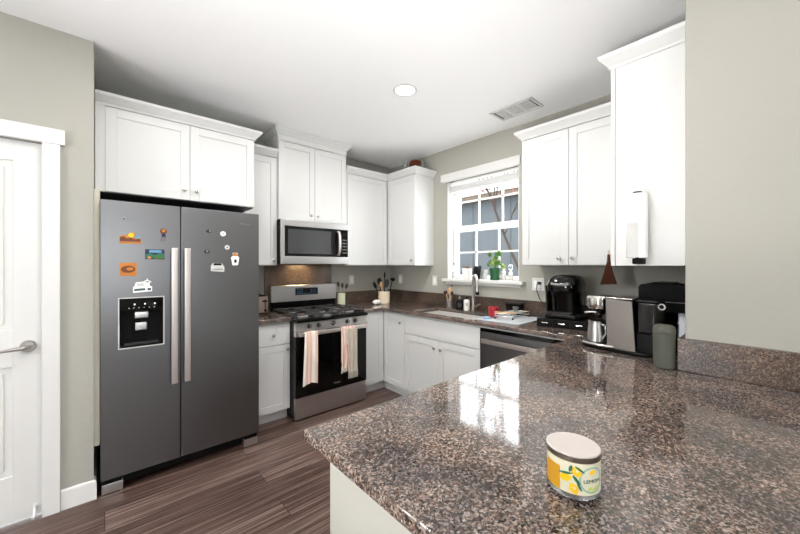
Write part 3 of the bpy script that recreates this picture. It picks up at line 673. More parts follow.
# towels draped over the oven handle
def towel(xc, w_top, w_bot, z_bot, back, mname, label, seed, skew=0, folds=3.0, stripes=None, fringe=0, amp=.010):
    rnd = random.Random(seed); ph = rnd.uniform(0, 6); ztop = .7895
    path = []
    for k in range(6): path.append((2.7665, back + (ztop - .010 - back) * k / 5))
    for k in range(5): a = PI * k / 4; path.append((2.7500 + .0165 * math.cos(a), ztop - .008 + .0125 * math.sin(a)))
    nb = 16
    for k in range(1, nb + 1): path.append((2.7335, ztop - .010 - (ztop - .010 - z_bot) * k / nb))
    b = bmesh.new(); nx = 28; rows = []
    for j, (y, z) in enumerate(path):
        f = max(0, (ztop - z) / (ztop - z_bot)); front = j > 8; row = []; f = f if front else f * .3
        w = (w_top + (w_bot - w_top) * f) * (1 if front else .75)
        for i in range(nx + 1):
            s = i / nx - .5
            wav = amp * (min(1, f * 2.5)) * (math.sin(s * folds * 2 * PI + ph + f * 1.2) + .5 * math.sin(s * folds * 3.7 * PI + 2 * ph))
            yy = y - (abs(wav) * 1.2 if front else 0) - (.004 * f if front else 0)
            row.append(b.verts.new((xc + s * w + skew * f + .3 * wav, yy, z + (.012 * math.sin(s * 5 + ph) * f if front else 0))))
        rows.append(row)
    b.normal_update()
    for r0, r1 in zip(rows, rows[1:]):
        for i in range(nx): b.faces.new((r0[i], r0[i + 1], r1[i + 1], r1[i]))
    bmesh.ops.recalc_face_normals(b, faces=b.faces[:])
    bmesh.ops.solidify(b, geom=b.faces[:], thickness=.0025)
    m = MB(); m._merge(b)
    o = tag(obj('towel', m, mname, smooth=60), label, 'towel', 'kitchen towels on the oven handle')
    if fringe:
        fm_ = MB(); 
        for i in range(fringe):
            s = (i + .5) / fringe - .5; x = xc + s * w_bot + skew
            fm_.tube([(x, 2.726, z_bot + .016), (x + rnd.uniform(-.004, .004), 2.727, z_bot - .015), (x + rnd.uniform(-.008, .008), 2.728, z_bot - rnd.uniform(.03, .045))], [.004, .0035, .002], 5)
        obj('fringe', fm_, 'towel', o)
    return o
def m_towel(name, base, stops, sx):
    m = mat(name, base, .95, spec=.1); t = NT(m)
    n1 = t.n('ShaderNodeTexWave', Scale=sx, Distortion=1.5); n1.bands_direction = 'X'; t.l(t.pos((1, .3, .12)), n1.inputs['Vector'])
    r_ = t.ramp(stops); t.l(n1.outputs[0], r_.inputs[0]); t.l(r_.outputs[0], t.b.inputs['Base Color'])
    n2 = t.n('ShaderNodeTexNoise', Scale=300.0); t.l(t.pos(), n2.inputs['Vector']); t.bump(n2.outputs[0], .3, .002); return m
tA = m_towel('towel_striped', '#e4d8cf', [(0, '#e6ddd6'), (.4, '#dfcfc4'), (.7, '#cda58d'), (1, '#d9bfae')], 3.4)
tB = m_towel('towel_rose', '#d9b4aa', [(0, '#e3cfc4'), (.35, '#d9b2a8'), (.65, '#bd7a72'), (1, '#e0c9bc')], 4.6)
towel(1.366, .122, .142, .335, .55, tA, 'long pale peach and white towel on the left of the oven handle', 3, -.012, 1.2, amp=.007)
tw = towel(1.742, .145, .10, .40, .45, tB, 'pink and cream fringed towel bunched on the right of the oven handle', 8, -.028, 2.6, fringe=9)
fl = MB()   # second, paler layer hanging lower right
b = bmesh.new(); rows = []
for j in range(14):
    f = j / 13; row = []
    for i in range(15):
        s = i / 14 - .5
        row.append(b.verts.new((1.772 + s * (.13 - .02 * f) + .02 * f, 2.7285 - .016 * abs(math.sin(s * 9 + 1 + f)) - .004 * f, .775 - f * .42)))
    rows.append(row)
for r0, r1 in zip(rows, rows[1:]):
    for i in range(14): b.faces.new((r0[i], r0[i + 1], r1[i + 1], r1[i]))
bmesh.ops.solidify(b, geom=b.faces[:], thickness=.0025); fl._merge(b)
for i in range(8): x = 1.745 + i * .014; fl.tube([(x, 2.722, .36), (x + .002, 2.722, .325), (x - .002, 2.722, .295)], [.004, .0035, .002], 5)
obj('cream_layer', fl, mat('towel_cream', '#ebe2d3', .95), tw, smooth=60)

# ================================================================== DISHWASHER
dwz = thing('dishwasher', 'dark stainless dishwasher beside the sink under the granite counter', 'dishwasher', (2.6, 1.3, 0))
obj('body', MB().box(2.332, 2.90, 1.028, 1.622, .03, .866), 'matte', dwz)
for y in (1.08, 1.57): obj('foot', MB().lathe(2.42, y, [(.02, 0), (.02, .03)], 10), 'black', dwz)
dd = obj('door', MB().box(2.296, 2.331, 1.026, 1.624, .10, .838, .003), 'fridge', dwz)
obj('control_strip', MB().box(2.300, 2.331, 1.026, 1.624, .839, .866), 'gloss', dwz)
h = MB(); h.box(2.256, 2.268, 1.06, 1.59, .752, .790, .005, 2); h.box(2.268, 2.2955, 1.07, 1.10, .758, .784); h.box(2.268, 2.2955, 1.55, 1.58, .758, .784); obj('handle', h, 'handle', dd)
obj('kick_plate', MB().box(2.345, 2.36, 1.03, 1.62, .01, .098), 'matte', dwz)

# ================================================================== SINK AREA
sk = MB(); t_ = .004; zb = .69
x0, x1, y0, y1 = SX0 - .002, SX1 + .002, SY0 - .002, SY1 + .002
sk.box(x0 - t_, x0, y0 - t_, y1 + t_, zb, .8835).box(x1, x1 + t_, y0 - t_, y1 + t_, zb, .8835).box(x0, x1, y0 - t_, y0, zb, .8835).box(x0, x1, y1, y1 + t_, zb, .8835).box(x0 - t_, x1 + t_, y0 - t_, y1 + t_, zb - t_, zb)
so = tag(obj('sink', sk, mat('sink_steel', '#cfccc8', .35, .35)), 'stainless undermount sink basin below the window', 'sink')
obj('drain', MB().lathe(2.54, 2.09, [(.045, zb + .0005), (.045, zb + .003), (.03, zb + .003), (0, zb + .001)], 24), 'chrome', so)
fx, fy_ = 2.795, 2.06
fc = thing('faucet', 'brushed nickel gooseneck pull-down faucet behind the sink', 'faucet', (fx, fy_, .914))
obj('base', MB().lathe(fx, fy_, [(.027, .9145), (.027, .921), (.020, .926), (.018, .96), (0, .96)], 24), 'nickel', fc)
nk = MB(); pts = [(fx, fy_, .95), (fx, fy_, 1.17)]
for k in range(1, 11): a = PI * k / 10; q_ = .065 * (1 - math.cos(a)); pts.append((fx - .6 * q_, fy_ - .8 * q_, 1.17 + .10 * math.sin(a)))
nk.tube(pts, .015, 12); obj('neck', nk, 'nickel', fc)
ex, ey = pts[-1][0], pts[-1][1]
sp = obj('spray_head', MB().tube([(ex, ey, 1.17), (ex - .002, ey - .002, 1.15), (ex - .004, ey - .004, 1.115)], [.0155, .018, .020], 14), 'nickel', fc)
obj('nozzle', MB().tube([(ex - .004, ey - .004, 1.1148), (ex - .005, ey - .005, 1.085)], [.0195, .017], 14), 'black', sp)
obj('lever', MB().tube([(fx, fy_ - .012, .955), (fx - .005, fy_ - .045, .968), (fx - .02, fy_ - .10, .995)], [.011, .009, .006], 10), 'nickel', fc)

def bottle(name, label, x, y, r, h, m, cap, capm, z=.9145, group=None):
    t = thing(name, label, 'bottle', (x, y, z), group)
    obj('body', MB().lathe(x, y, [(r * .92, z), (r, z + .004), (r, z + h * .86), (r * .75, z + h * .96), (r * .42, z + h), (0, z + h)], 24), m, t)
    p = MB().lathe(x, y, [(r * .45, z + h + .0002), (r * .45, z + h + .012), (r * .2, z + h + .014), (r * .2, z + h + cap), (0, z + h + cap)], 16)
    p.tube([(x, y, z + h + cap), (x - .012, y - .012, z + h + cap + .003), (x - .026, y - .022, z + h + cap - .004)], .0045, 8)
    obj('pump', p, capm, t); return t
b1 = bottle('soap_bottle', 'black soap bottle with pump behind the sink', 2.762, 2.205, .036, .110, 'matte', .032, 'grey')
obj('label', MB().lathe(2.762, 2.205, [(.0362, .945), (.0366, .946), (.0366, .985), (.0362, .986)], 12, a0=R(175), a1=R(255)), 'darkgrey', b1)
b2 = bottle('soap_bottle', 'white soap bottle with black pump behind the sink', 2.785, 2.133, .030, .112, 'porcelain', .034, 'black')
lb = MB()
for k, z in enumerate((.965, .978, .987)): lb.lathe(2.785, 2.133, [(.0302, z), (.0306, z), (.0306, z + (.007 if k else .009)), (.0302, z + (.007 if k else .009))], 8, a0=R(195), a1=R(240 - 8 * k))
obj('label', lb, 'grey', b2)
# wooden brushes in a glass jar, left of the sink
jx, jy = 2.768, 2.352
jo = thing('utensil_jar', 'clear jar of wooden utensils at the left end of the sink', 'jar', (jx, jy, .9145))
obj('glass', MB().lathe(jx, jy, [(0, .9145), (.028, .9145), (.030, .918), (.031, 1.02), (.028, 1.02), (.027, .922), (0, .920)], 24), 'clear', jo)
def stick(name, label, cat, base, tip, r, mtl, head=None, hm=None, group=None):
    m = MB(); m.tube([base, tip], [r * .85, r], 8); o = tag(obj(name, m, mtl), label, cat, group)
    if head:
        hx, hy, hz, a, b_, c_ = head; d = (Vector(tip) - Vector(base)).normalized()
        rot = Vector((0, 0, 1)).rotation_difference(d).to_matrix()
        obj('head', MB().ell(hx, hy, hz, a, b_, c_, 14, rot), hm or mtl, o)
    return o
stick('dish_brush', 'wooden dish brush leaning left in the sink jar', 'brush', (jx + .005, jy, .924), (jx - .018, jy + .028, 1.075), .006, 'wood', (jx - .022, jy + .033, 1.085, .020, .024, .020), 'dwood', 'brushes in the sink jar')
stick('dish_brush', 'wooden dish brush with pale head upright in the sink jar', 'brush', (jx, jy - .006, .924), (jx + .004, jy - .006, 1.10), .008, 'wood', (jx + .004, jy - .006, 1.11, .020, .022, .032), 'wood', 'brushes in the sink jar')
stick('dish_brush', 'grey handled brush leaning right in the sink jar', 'brush', (jx - .01, jy + .008, .924), (jx - .008, jy - .045, 1.155), .0045, 'grey', (jx - .008, jy - .0455, 1.158, .007, .007, .010), 'navy', 'brushes in the sink jar')
stick('wooden_spoon', 'short wooden spoon in the sink jar', 'spoon', (jx + .012, jy + .012, .924), (jx + .006, jy - .028, 1.06), .005, 'wood', (jx + .005, jy - .031, 1.075, .018, .012, .026), 'dwood')

# drying mat, wire rack and what is on it
mt = MB(); mt.box(2.365, 2.835, 1.335, 1.712, .9146, .922, .003); mt.rotate(R(2), 2.6, 1.52)
tag(obj('drying_mat', mt, 'mat_'), 'pale grey dish drying mat beside the sink', 'mat')
rk = thing('dish_rack', 'small wire dish rack with black feet on the drying mat', 'dish rack', (2.635, 1.586, .9223))
w = MB(); fpts = [(2.480, 1.605), (2.532, 1.470), (2.801, 1.470), (2.745, 1.605)]
for x, y in fpts: w.tube([(x, y, .93), (x, y, .968)], .003, 6)
for z in (.945, .968): w.tube([(x, y, z) for x, y in fpts + fpts[:1]], .0028, 6)
for k in range(1, 9):
    f = k / 9; a = Vector((*fpts[0], .968)).lerp(Vector((*fpts[3], .968)), f); b_ = Vector((*fpts[1], .968)).lerp(Vector((*fpts[2], .968)), f); w.tube([a, b_], .002, 6)
obj('frame', w, 'nickel', rk)
for x, y in fpts: obj('foot', MB().ell(x, y, .9298, .009, .009, .0075, 10), 'black', rk)
obj('rail', MB().tube([(2.492, 1.61, .978), (2.545, 1.462, .978)], .006, 8), 'wood', rk)
mgx = MB(); mgx.lathe(2.55, 1.664, [(0, .9225), (.030, .9225), (.040, .932), (.043, 1.012), (.040, 1.012), (.037, .936), (0, .928)], 24)
mo = tag(obj('mug', mgx, 'red'), 'red mug standing beside the wire dish rack', 'mug')
obj('handle', MB().tube([(2.510, 1.657, .998), (2.488, 1.654, .995), (2.486, 1.654, .962), (2.511, 1.657, .950)], .005, 8), 'red', mo)
tag(obj('lid', MB().lathe(2.425, 1.650, [(0, .9225), (.030, .9225), (.033, .928), (.031, .938), (0, .940)], 24), 'blue'), 'pale blue round lid lying at the left of the drying mat', 'lid')
bx = thing('storage_tub', 'black plastic tub against the backsplash behind the dish rack', 'tub', (2.846, 1.63, .9148))
tb_ = MB(); tb_.hull8([(2.818, 1.57), (2.866, 1.57), (2.866, 1.695), (2.818, 1.695)], [(2.812, 1.555), (2.874, 1.555), (2.874, 1.708), (2.812, 1.708)], .9225, 1.02); obj('body', tb_, 'black', bx)
obj('lid', MB().box(2.808, 2.878, 1.55, 1.713, 1.0205, 1.034, .003), 'darkgrey', bx)
tag(obj('plastic_cup', MB().lathe(2.70, 1.54, [(0, .971), (.022, .971), (.027, 1.012), (.025, 1.012), (.020, .975), (0, .975)], 18), 'clear'), 'small clear cup upright on the dish rack', 'cup')

# window sill items
vz = 1.2255
vb = thing('patterned_bottle', 'slim black and white patterned bottle at left end of window sill', 'bottle', (2.955, 2.44, vz), 'patterned bottles on the window sill')
def pattern(x, y, r, z0, z1, par):
    p = MB(); n = int((z1 - z0) / .014)
    for j in range(n):
        for k in range(8):
            a = 2 * PI * (k + .5 * (j % 2)) / 8
            p.ell(x + r * math.cos(a), y + r * math.sin(a), z0 + .007 + j * .014, .0042, .0042, .0048, 6)
    obj('pattern', p, 'matte', par)
obj('body', MB().lathe(2.955, 2.44, [(0, vz), (.016, vz), (.017, vz + .07), (.008, vz + .105), (.008, vz + .14), (0, vz + .14)], 18), 'porcelain', vb); pattern(2.955, 2.44, .0155, vz + .004, vz + .075, vb)
obj('sprig', MB().tube([(2.955, 2.44, vz + .14), (2.953, 2.444, vz + .165), (2.95, 2.452, vz + .185)], .003, 6).ell(2.95, 2.435, vz + .165, .006, .01, .012, 8), 'grey', vb)
pp = thing('plant_pot', 'white flower pot with a withered plant on the window sill', 'plant', (2.955, 2.262, vz))
obj('pot', MB().lathe(2.955, 2.262, [(0, vz), (.044, vz), (.046, vz + .004), (.052, vz + .118), (.048, vz + .118), (.046, vz + .105), (0, vz + .105)], 28), 'porcelain', pp)
obj('soil', MB().lathe(2.955, 2.262, [(.046, vz + .1055), (0, vz + .112)], 20), 'soil', pp)
dsx = MB(); random.seed(5)
for k in range(11):
    a = random.uniform(0, 6.28); rr = random.uniform(.03, .075); dsx.tube([(2.955, 2.262, vz + .108), (2.955 + .4 * rr * math.cos(a), 2.262 + .5 * rr * math.sin(a), vz + .135), (2.955 + .6 * rr * math.cos(a), 2.262 + rr * math.sin(a), vz + random.uniform(.118, .20))], [.003, .002, .0012], 5)
    if k % 2: dsx.ell(2.955 + .6 * rr * math.cos(a), 2.262 + rr * math.sin(a), vz + .128, .010, .018, .006, 8)
obj('dry_leaves', dsx, 'stem', pp)
pf = thing('picture_frame', 'black square frame tilted between the two pots on the window sill', 'picture frame', (2.95, 2.12, vz))
fm_ = MB(); fm_.box(-.007, .007, -.068, .068, 0, .135, .002); 
bmesh.ops.rotate(fm_.bm, verts=fm_.bm.verts[:], cent=(0, 0, 0), matrix=Matrix.Rotation(R(10), 3, 'Y') @ Matrix.Rotation(R(-24), 3, 'Z') @ Matrix.Rotation(R(3), 3, 'X')); bmesh.ops.translate(fm_.bm, verts=fm_.bm.verts[:], vec=(2.93, 2.125, vz + .008))
obj('panel', fm_, 'matte', pf)
obj('stand', MB().box(2.928, 2.985, 2.10, 2.17, vz, vz + .006, .002), 'grey', pf)
cd = MB(); cd.box(-.003, .003, -.035, .035, 0, .105); bmesh.ops.rotate(cd.bm, verts=cd.bm.verts[:], cent=(0, 0, 0), matrix=Matrix.Rotation(R(14), 3, 'Y')); bmesh.ops.translate(cd.bm, verts=cd.bm.verts[:], vec=(2.962, 2.055, vz + .001))
tag(obj('greeting_card', cd, 'lgrey'), 'pale grey card standing right of the black frame on the sill', 'card')
gp_ = thing('potted_plant', 'green glazed pot with round-leaved plant on the window sill', 'plant', (2.955, 1.912, vz))
obj('pot', MB().lathe(2.955, 1.912, [(0, vz + .012), (.044, vz + .012), (.056, vz + .108), (.060, vz + .110), (.060, vz + .122), (.054, vz + .122), (.052, vz + .108), (0, vz + .108)], 30), 'green', gp_)
obj('saucer', MB().lathe(2.955, 1.912, [(0, vz), (.046, vz), (.056, vz + .016), (.052, vz + .016), (.044, vz + .011), (0, vz + .011)], 30), 'green', gp_)
obj('soil', MB().lathe(2.955, 1.912, [(.052, vz + .109), (0, vz + .114)], 20), 'soil', gp_)
st = MB(); random.seed(21)
for k, (dy, dz, big) in enumerate(((.05, .145, 1), (-.05, .15, 1), (.02, .10, 0), (-.02, .115, 0), (.055, .07, 0), (-.055, .08, 0), (.0, .155, 0), (-.03, .06, 0), (.03, .05, 0), (.07, .04, 0), (-.07, .05, 0), (.0, .07, 0))):
    dx = random.uniform(-.025, .02); tip = (2.955 + dx, 1.912 + dy, vz + .112 + dz)
    st.tube([(2.955, 1.912, vz + .11), (2.955 + dx * .4, 1.912 + dy * .45, vz + .112 + dz * .6), tip], [.003, .0025, .002], 6)
    rot = Matrix.Rotation(random.uniform(-.5, .5), 3, 'X') @ Matrix.Rotation(R(65) + random.uniform(-.5, .3), 3, 'Y')
    obj('leaf', MB().ell(*tip, .027 if big else .021, .024 if big else .017, .004, 10, rot), 'leaf' if k % 3 != 2 else 'leaf2', gp_)
obj('stem', st, 'leaf', gp_)
for (y, hgt, lbl, gm) in ((1.822, .085, 'patterned glass bottle with green plant top, next to the green pot', 'leaf2'), (1.745, .075, 'patterned glass bottle at the right end of the window sill', 'clear')):
    x = 2.968; vb = thing('patterned_bottle', lbl, 'bottle', (x, y, vz), 'patterned bottles on the window sill')
    obj('body', MB().lathe(x, y, [(0, vz), (.019, vz), (.020, vz + hgt), (.010, vz + hgt + .012), (.010, vz + hgt + .03), (0, vz + hgt + .03)], 18), 'porcelain' , vb); pattern(x, y, .0185, vz + .004, vz + hgt - .005, vb)
    tp = MB()
    if gm == 'leaf2':
        for k in range(6): tp.ell(x + .012 * math.cos(k), y + .016 * math.sin(k * 1.7), vz + hgt + .03 + .008 * k, .012, .014, .010, 8)
        obj('succulent', tp, gm, vb)
    else:
        tp.lathe(x, y, [(.012, vz + hgt + .0305), (.019, vz + hgt + .04), (.019, vz + hgt + .075), (.013, vz + hgt + .08), (0, vz + hgt + .08)], 16); obj('glass_top', tp, gm, vb)

# ================================================================== STOVE CORNER
cx_, cy_ = 2.545, 3.19; cr_ = .072
tag(obj('utensil_crock', MB().lathe(cx_, cy_, [(0, .9145), (.066, .9145), (.070, .918), (cr_, 1.055), (cr_, 1.060), (.064, 1.060), (.062, .922), (0, .920)], 32), 'cream'), 'cream ribbed crock full of utensils in the counter corner', 'crock')
K = 'utensils in the cream crock'
def crock_tool(name, label, dx, dy, zt, r, m, hd, hm):
    b0 = Vector((cx_ + dx * .35, cy_ + dy * .35, .925)); t0 = Vector((cx_ + dx, cy_ + dy, zt)); d = (t0 - b0).normalized(); hc = t0 + d * hd[2] * .85
    stick(name, label, 'utensil', tuple(b0), tuple(t0), r, m, (hc.x, hc.y, hc.z, *hd), hm, K)
crock_tool('spatula', 'long black spatula tallest in the cream crock', .028, .022, 1.22, .006, 'black', (.008, .014, .04), 'black')
crock_tool('ladle', 'black ladle leaning far right in the cream crock', .085, -.055, 1.185, .006, 'black', (.03, .036, .022), 'black')
crock_tool('spoon', 'black spoon leaning far left in the cream crock', -.095, .035, 1.10, .006, 'black', (.022, .016, .045), 'black')
crock_tool('wooden_spoon', 'wooden spoon leaning left in the cream crock', -.055, -.02, 1.115, .007, 'wood', (.022, .014, .035), 'wood')
crock_tool('spatula', 'broad dark spatula in the middle of the cream crock', .0, -.045, 1.11, .008, 'grey', (.036, .012, .055), 'darkgrey')
crock_tool('serving_fork', 'black utensil behind the broad spatula in the crock', -.022, .05, 1.14, .007, 'black', (.034, .016, .045), 'matte')
crock_tool('whisk', 'grey handled utensil right of the broad spatula in the crock', .045, -.035 + .03, 1.11, .009, 'grey', (.018, .014, .045), 'dwood')
gb = MB(); gb.ell(2.415, 3.165, .941, .055, .035, .0265, 16)
for k in range(5): gb.ell(2.385 + .014 * k, 3.155, .938 + .004 * (k % 2), .018, .026, .0235, 10)
tag(obj('spoon_rest', gb, 'porcelain'), 'white lumpy ceramic piece left of the cream crock', 'ornament')
jx2, jy2 = 2.075, 3.40
tag(obj('utensil_jar', MB().lathe(jx2, jy2, [(0, .9145), (.043, .9145), (.046, .92), (.046, 1.045), (.042, 1.05), (.040, 1.045), (.040, .925), (0, .922)], 26), mat('pale_green_glaze', '#c6cbb4', .4)), 'pale green jar squeezed behind the right end of the stove', 'jar')
for k, (dx, dy, z, lbl) in enumerate(((-.034, .004, 1.165, 'grey steel utensil leaning left in the pale green jar'), (.006, -.014, 1.15, 'grey steel utensil upright in the pale green jar'), (.05, -.024, 1.14, 'grey steel utensil leaning right in the pale green jar'))):
    stick('steel_utensil', lbl, 'utensil', (jx2 + dx * .2, jy2 + dy * .2, .93), (jx2 + dx, jy2 + dy, z - .03), .006, 'grey', (jx2 + dx * 1.1, jy2 + dy * 1.1, z - .01, .014, .012, .032), 'darkgrey', 'utensils in the pale green jar')

# toaster beside the fridge
ts = thing('toaster', 'chrome and black toaster between the fridge and stove', 'toaster', (1.08, 3.28, .914))
obj('body', MB().box(.995, 1.155, 3.19, 3.42, .925, 1.095, .025, 4), 'black', ts)
fp = obj('end_panel', MB().box(1.018, 1.150, 3.178, 3.1915, .935, 1.085, .004), mat('rose_steel', '#b8a49a', .3, 1), ts)
obj('lever', MB().box(1.095, 1.135, 3.158, 3.178, 1.035, 1.05, .003), 'black', fp)
obj('slot', MB().box(1.118, 1.126, 3.1765, 3.1779, .965, 1.06), 'black', fp)
obj('dial', MB().lathe(1.122, 3.178, [(.013, 0), (.012, -.012), (0, -.013)], 16, 'Y', .953), 'black', fp)
for x in (1.01, 1.14):
    for y in (3.21, 3.40): obj('foot', MB().lathe(x, y, [(.010, .9145), (.010, .926)], 10), 'black', ts)
for x in (1.045, 1.10): obj('bread_slot', MB().box(x - .014, x + .014, 3.22, 3.39, 1.0945, 1.0958), 'matte', ts)

# outlets and switch plates
def plate(label, ax, a, z, w, kind):
    if ax == 'Y':
        t = thing('wall_outlet', label, 'outlet', (a, 3.519, z), 'wall plates'); p = MB().box(a - w / 2, a + w / 2, 3.513, 3.5195, z - .057, z + .057, .002)
    else:
        t = thing('wall_outlet', label, 'outlet', (2.919, a, z), 'wall plates'); p = MB().box(2.913, 2.9195, a - w / 2, a + w / 2, z - .057, z + .057, .002)
    obj('cover', p, 'trim', t); n = max(1, round(w / .06))
    for k in range(n):
        o_ = a + (k - (n - 1) / 2) * .046
        m = MB().box(o_ - .016, o_ + .016, 3.511, 3.5128, z - .033, z + .033, .001, 1) if ax == 'Y' else MB().box(2.911, 2.9128, o_ - .016, o_ + .016, z - .033, z + .033, .001, 1)
        obj(kind, m, 'vinyl', t)
    return t
plate('white outlet plate on the wall right of the stove', 'Y', 2.292, 1.195, .07, 'socket')
plate('white outlet plate behind the cream crock, near the corner', 'X', 3.31, 1.195, .07, 'socket')
plate('white switch plate left of the window sill', 'X', 2.698, 1.196, .07, 'rocker')
plate('wide white outlet plate with plugged cord right of the window', 'X', 1.443, 1.205, .115, 'socket')

# ================================================================== COFFEE CORNER
ang = math.atan2(-.343, .058) + PI / 2       # pod drawer turned a little
kx, ky = 2.649, 1.087
def rotd(mb): return mb.rotate(ang, kx, ky)
pd = thing('pod_drawer', 'low black coffee pod drawer unit under the black coffee maker', 'drawer unit', (kx, ky, .9145))
obj('case', rotd(MB().box(kx - .155, kx + .165, ky - .174, ky + .174, .9145, .977, .003)), 'black', pd)
for k in (-1, 0, 1):
    d_ = obj('drawer', rotd(MB().box(kx - .165, kx - .1555, ky + k * .115 - .055, ky + k * .115 + .055, .919, .972, .002)), 'matte', pd)
    obj('handle', rotd(MB().box(kx - .173, kx - .1652, ky + k * .115 - .026, ky + k * .115 + .018, .944, .951, .002)), 'chrome', d_)
km = thing('coffee_maker', 'black single-serve coffee maker standing on the pod drawer', 'coffee maker', (kx, ky, .9775))
z = .9775; A = ky
def kb_(m): return m.rotate(ang - R(6), kx, ky)
obj('base', kb_(MB().box(kx - .135, kx + .13, A - .112, A + .112, z, z + .035, .012, 3)), 'black', km)
# rounded body: stacked superellipse rings
def ring(cx, cy, a, b_, n=36, e=3.2): return [(cx + a * math.copysign(abs(math.cos(t)) ** (2 / e), math.cos(t)), cy + b_ * math.copysign(abs(math.sin(t)) ** (2 / e), math.sin(t))) for t in [2 * PI * k / n for k in range(n)]]
def loft(mb, levels):
    b = bmesh.new(); rs = []
    for pts, zz in levels: rs.append([b.verts.new((x, y, zz)) for x, y in pts])
    n = len(rs[0])
    for a, c_ in zip(rs, rs[1:]):
        for i in range(n): b.faces.new((a[i], a[(i + 1) % n], c_[(i + 1) % n], c_[i]))
    b.faces.new(rs[0]); b.faces.new(rs[-1]); bmesh.ops.recalc_face_normals(b, faces=b.faces[:]); mb._merge(b); return mb
bd = MB(); loft(bd, [(ring(kx + .03, A, .10, .112), z + .0355), (ring(kx + .025, A, .105, .112), z + .16), (ring(kx + .02, A, .115, .116), z + .20)]); obj('body', kb_(bd), 'gloss', km)
tp = MB(); loft(tp, [(ring(kx - .005, A, .135, .116), z + .2005), (ring(kx - .005, A, .14, .118), z + .245), (ring(kx + .0, A, .132, .110), z + .285), (ring(kx + .01, A, .11, .085), z + .312), (ring(kx + .02, A, .075, .055), z + .326)])
obj('brew_head', kb_(tp), 'gloss', km)
obj('lid_handle', kb_(MB().tube([(kx - .118, A + .062, z + .265), (kx - .147, A + .055, z + .258), (kx - .160, A, z + .254), (kx - .147, A - .055, z + .258), (kx - .118, A - .062, z + .265)], .009, 10)), 'grey', km)
obj('water_tank', kb_(loft(MB(), [(ring(kx + .03, A + .128, .085, .014), z + .04), (ring(kx + .03, A + .130, .09, .015), z + .24)])), 'tank', km)
obj('drip_tray', kb_(MB().box(kx - .132, kx - .05, A - .07, A + .07, z + .0352, z + .045, .003)), 'darkgrey', km)
for k in range(3): obj('button', kb_(MB().ell(kx - .10, A - .04 - .022 * k, z + .280, .006, .006, .004, 8)), 'lgrey', km)
co = tag(obj('power_cord', MB().tube([(2.893, 1.425, 1.215), (2.865, 1.43, 1.205), (2.868, 1.432, 1.15), (2.86, 1.40, 1.075), (2.872, 1.36, 1.03), (2.868, 1.335, .96), (2.852, 1.315, .921), (2.845, 1.25, .919), (2.86, 1.15, .919)], .0035, 8), 'darkgrey'), 'dark power cord hanging from the wide outlet to the counter', 'cord')
obj('plug', MB().box(2.884, 2.9108, 1.41, 1.44, 1.203, 1.228, .004), 'darkgrey', co)

# espresso machine, its back to the short wall
EX0, EX1 = 2.035, 2.195; ex = (EX0 + EX1) / 2; EY = .595
em = thing('espresso_machine', 'silver and black espresso machine on the counter near the right wall', 'espresso machine', (ex, EY, .9145))
def er(m): return m.rotate(R(-6), ex, EY)
bs_ = MB(); loft(bs_, [(ring(ex, EY - .013, .094, .191, 40, 3.5), .9145), (ring(ex, EY - .013, .097, .194, 40, 3.5), .926), (ring(ex, EY - .013, .095, .192, 40, 3.5), .932)]); obj('base', er(bs_), 'black', em)
obj('base_rim', er(loft(MB(), [(ring(ex, EY + .058, .096, .120, 40, 2.6), .9322), (ring(ex, EY + .058, .098, .122, 40, 2.6), .938), (ring(ex, EY + .058, .094, .118, 40, 2.6), .945)])), 'chrome', em)
obj('drip_grid', er(MB().box(ex - .07, ex + .07, EY + .05, EY + .16, .9452, .9475, .001, 1)), 'darkgrey', em)
for sx_ in (EX0, EX1): obj('side_panel', er(MB().prism([(EY - .113, .934), (EY + .018, .934), (EY + .026, 1.194), (EY - .098, 1.188)], sx_ - .006, sx_ + .006, 'YZ')), 'espresso', em)
obj('core', er(MB().box(EX0 + .0065, EX1 - .0065, EY - .10, EY + .012, .9455, 1.186)), 'matte', em)
obj('top_cover', er(MB().box(EX0 - .006, EX1 + .006, EY - .10, EY + .026, 1.1945, 1.203, .003)), 'chrome', em)
hd_ = MB(); loft(hd_, [(ring(ex, EY + 0.088, .072, .055, 36, 2.8), 1.132), (ring(ex, EY + 0.090, .080, .0615, 36, 2.8), 1.15), (ring(ex, EY + 0.090, .080, .0615, 36, 2.8), 1.185), (ring(ex, EY + 0.086, .074, .058, 36, 2.8), 1.202), (ring(ex, EY + 0.086, .06, .046, 36, 2.8), 1.204)]); obj('brew_head', er(hd_), 'chrome', em)
obj('spout', er(MB().lathe(ex, EY + .095, [(.035, 1.131), (.03, 1.10), (.014, 1.09), (.012, 1.072), (0, 1.072)], 20)), 'black', em)
obj('group_lever', er(MB().tube([(ex - .03, EY + .08, 1.105), (ex - .06, EY + .11, 1.112), (ex - .085, EY + .135, 1.108)], [.010, .008, .007], 10)), 'chrome', em)
tk = MB(); tk.box(EX0 + .006, EX1 - .006, EY - .198, EY - .116, 1.03, 1.188, .012, 3); obj('water_tank', er(tk), 'tank', em)
obj('tank_base', er(MB().box(EX0 + .004, EX1 - .004, EY - .198, EY - .116, .9325, 1.0295, .004)), 'black', em)
obj('tank_lid', er(MB().box(EX0 + .002, EX1 - .002, EY - .202, EY - .112, 1.1885, 1.197, .003)), 'tank', em)
rg_ = MB(); n = 20; rp = [(ex - .05, EY - .213 + .013 * math.cos(2 * PI * k / n), 1.170 + .013 * math.sin(2 * PI * k / n)) for k in range(n + 1)]; rg_.tube(rp, .0032, 8); obj('pull_ring', er(rg_), 'lgrey', em)
cu = thing('milk_jug', 'steel milk jug standing on the espresso machine tray', 'jug', (ex, EY + .10, .948))
jx3, jy3 = ex - .018, EY + .098
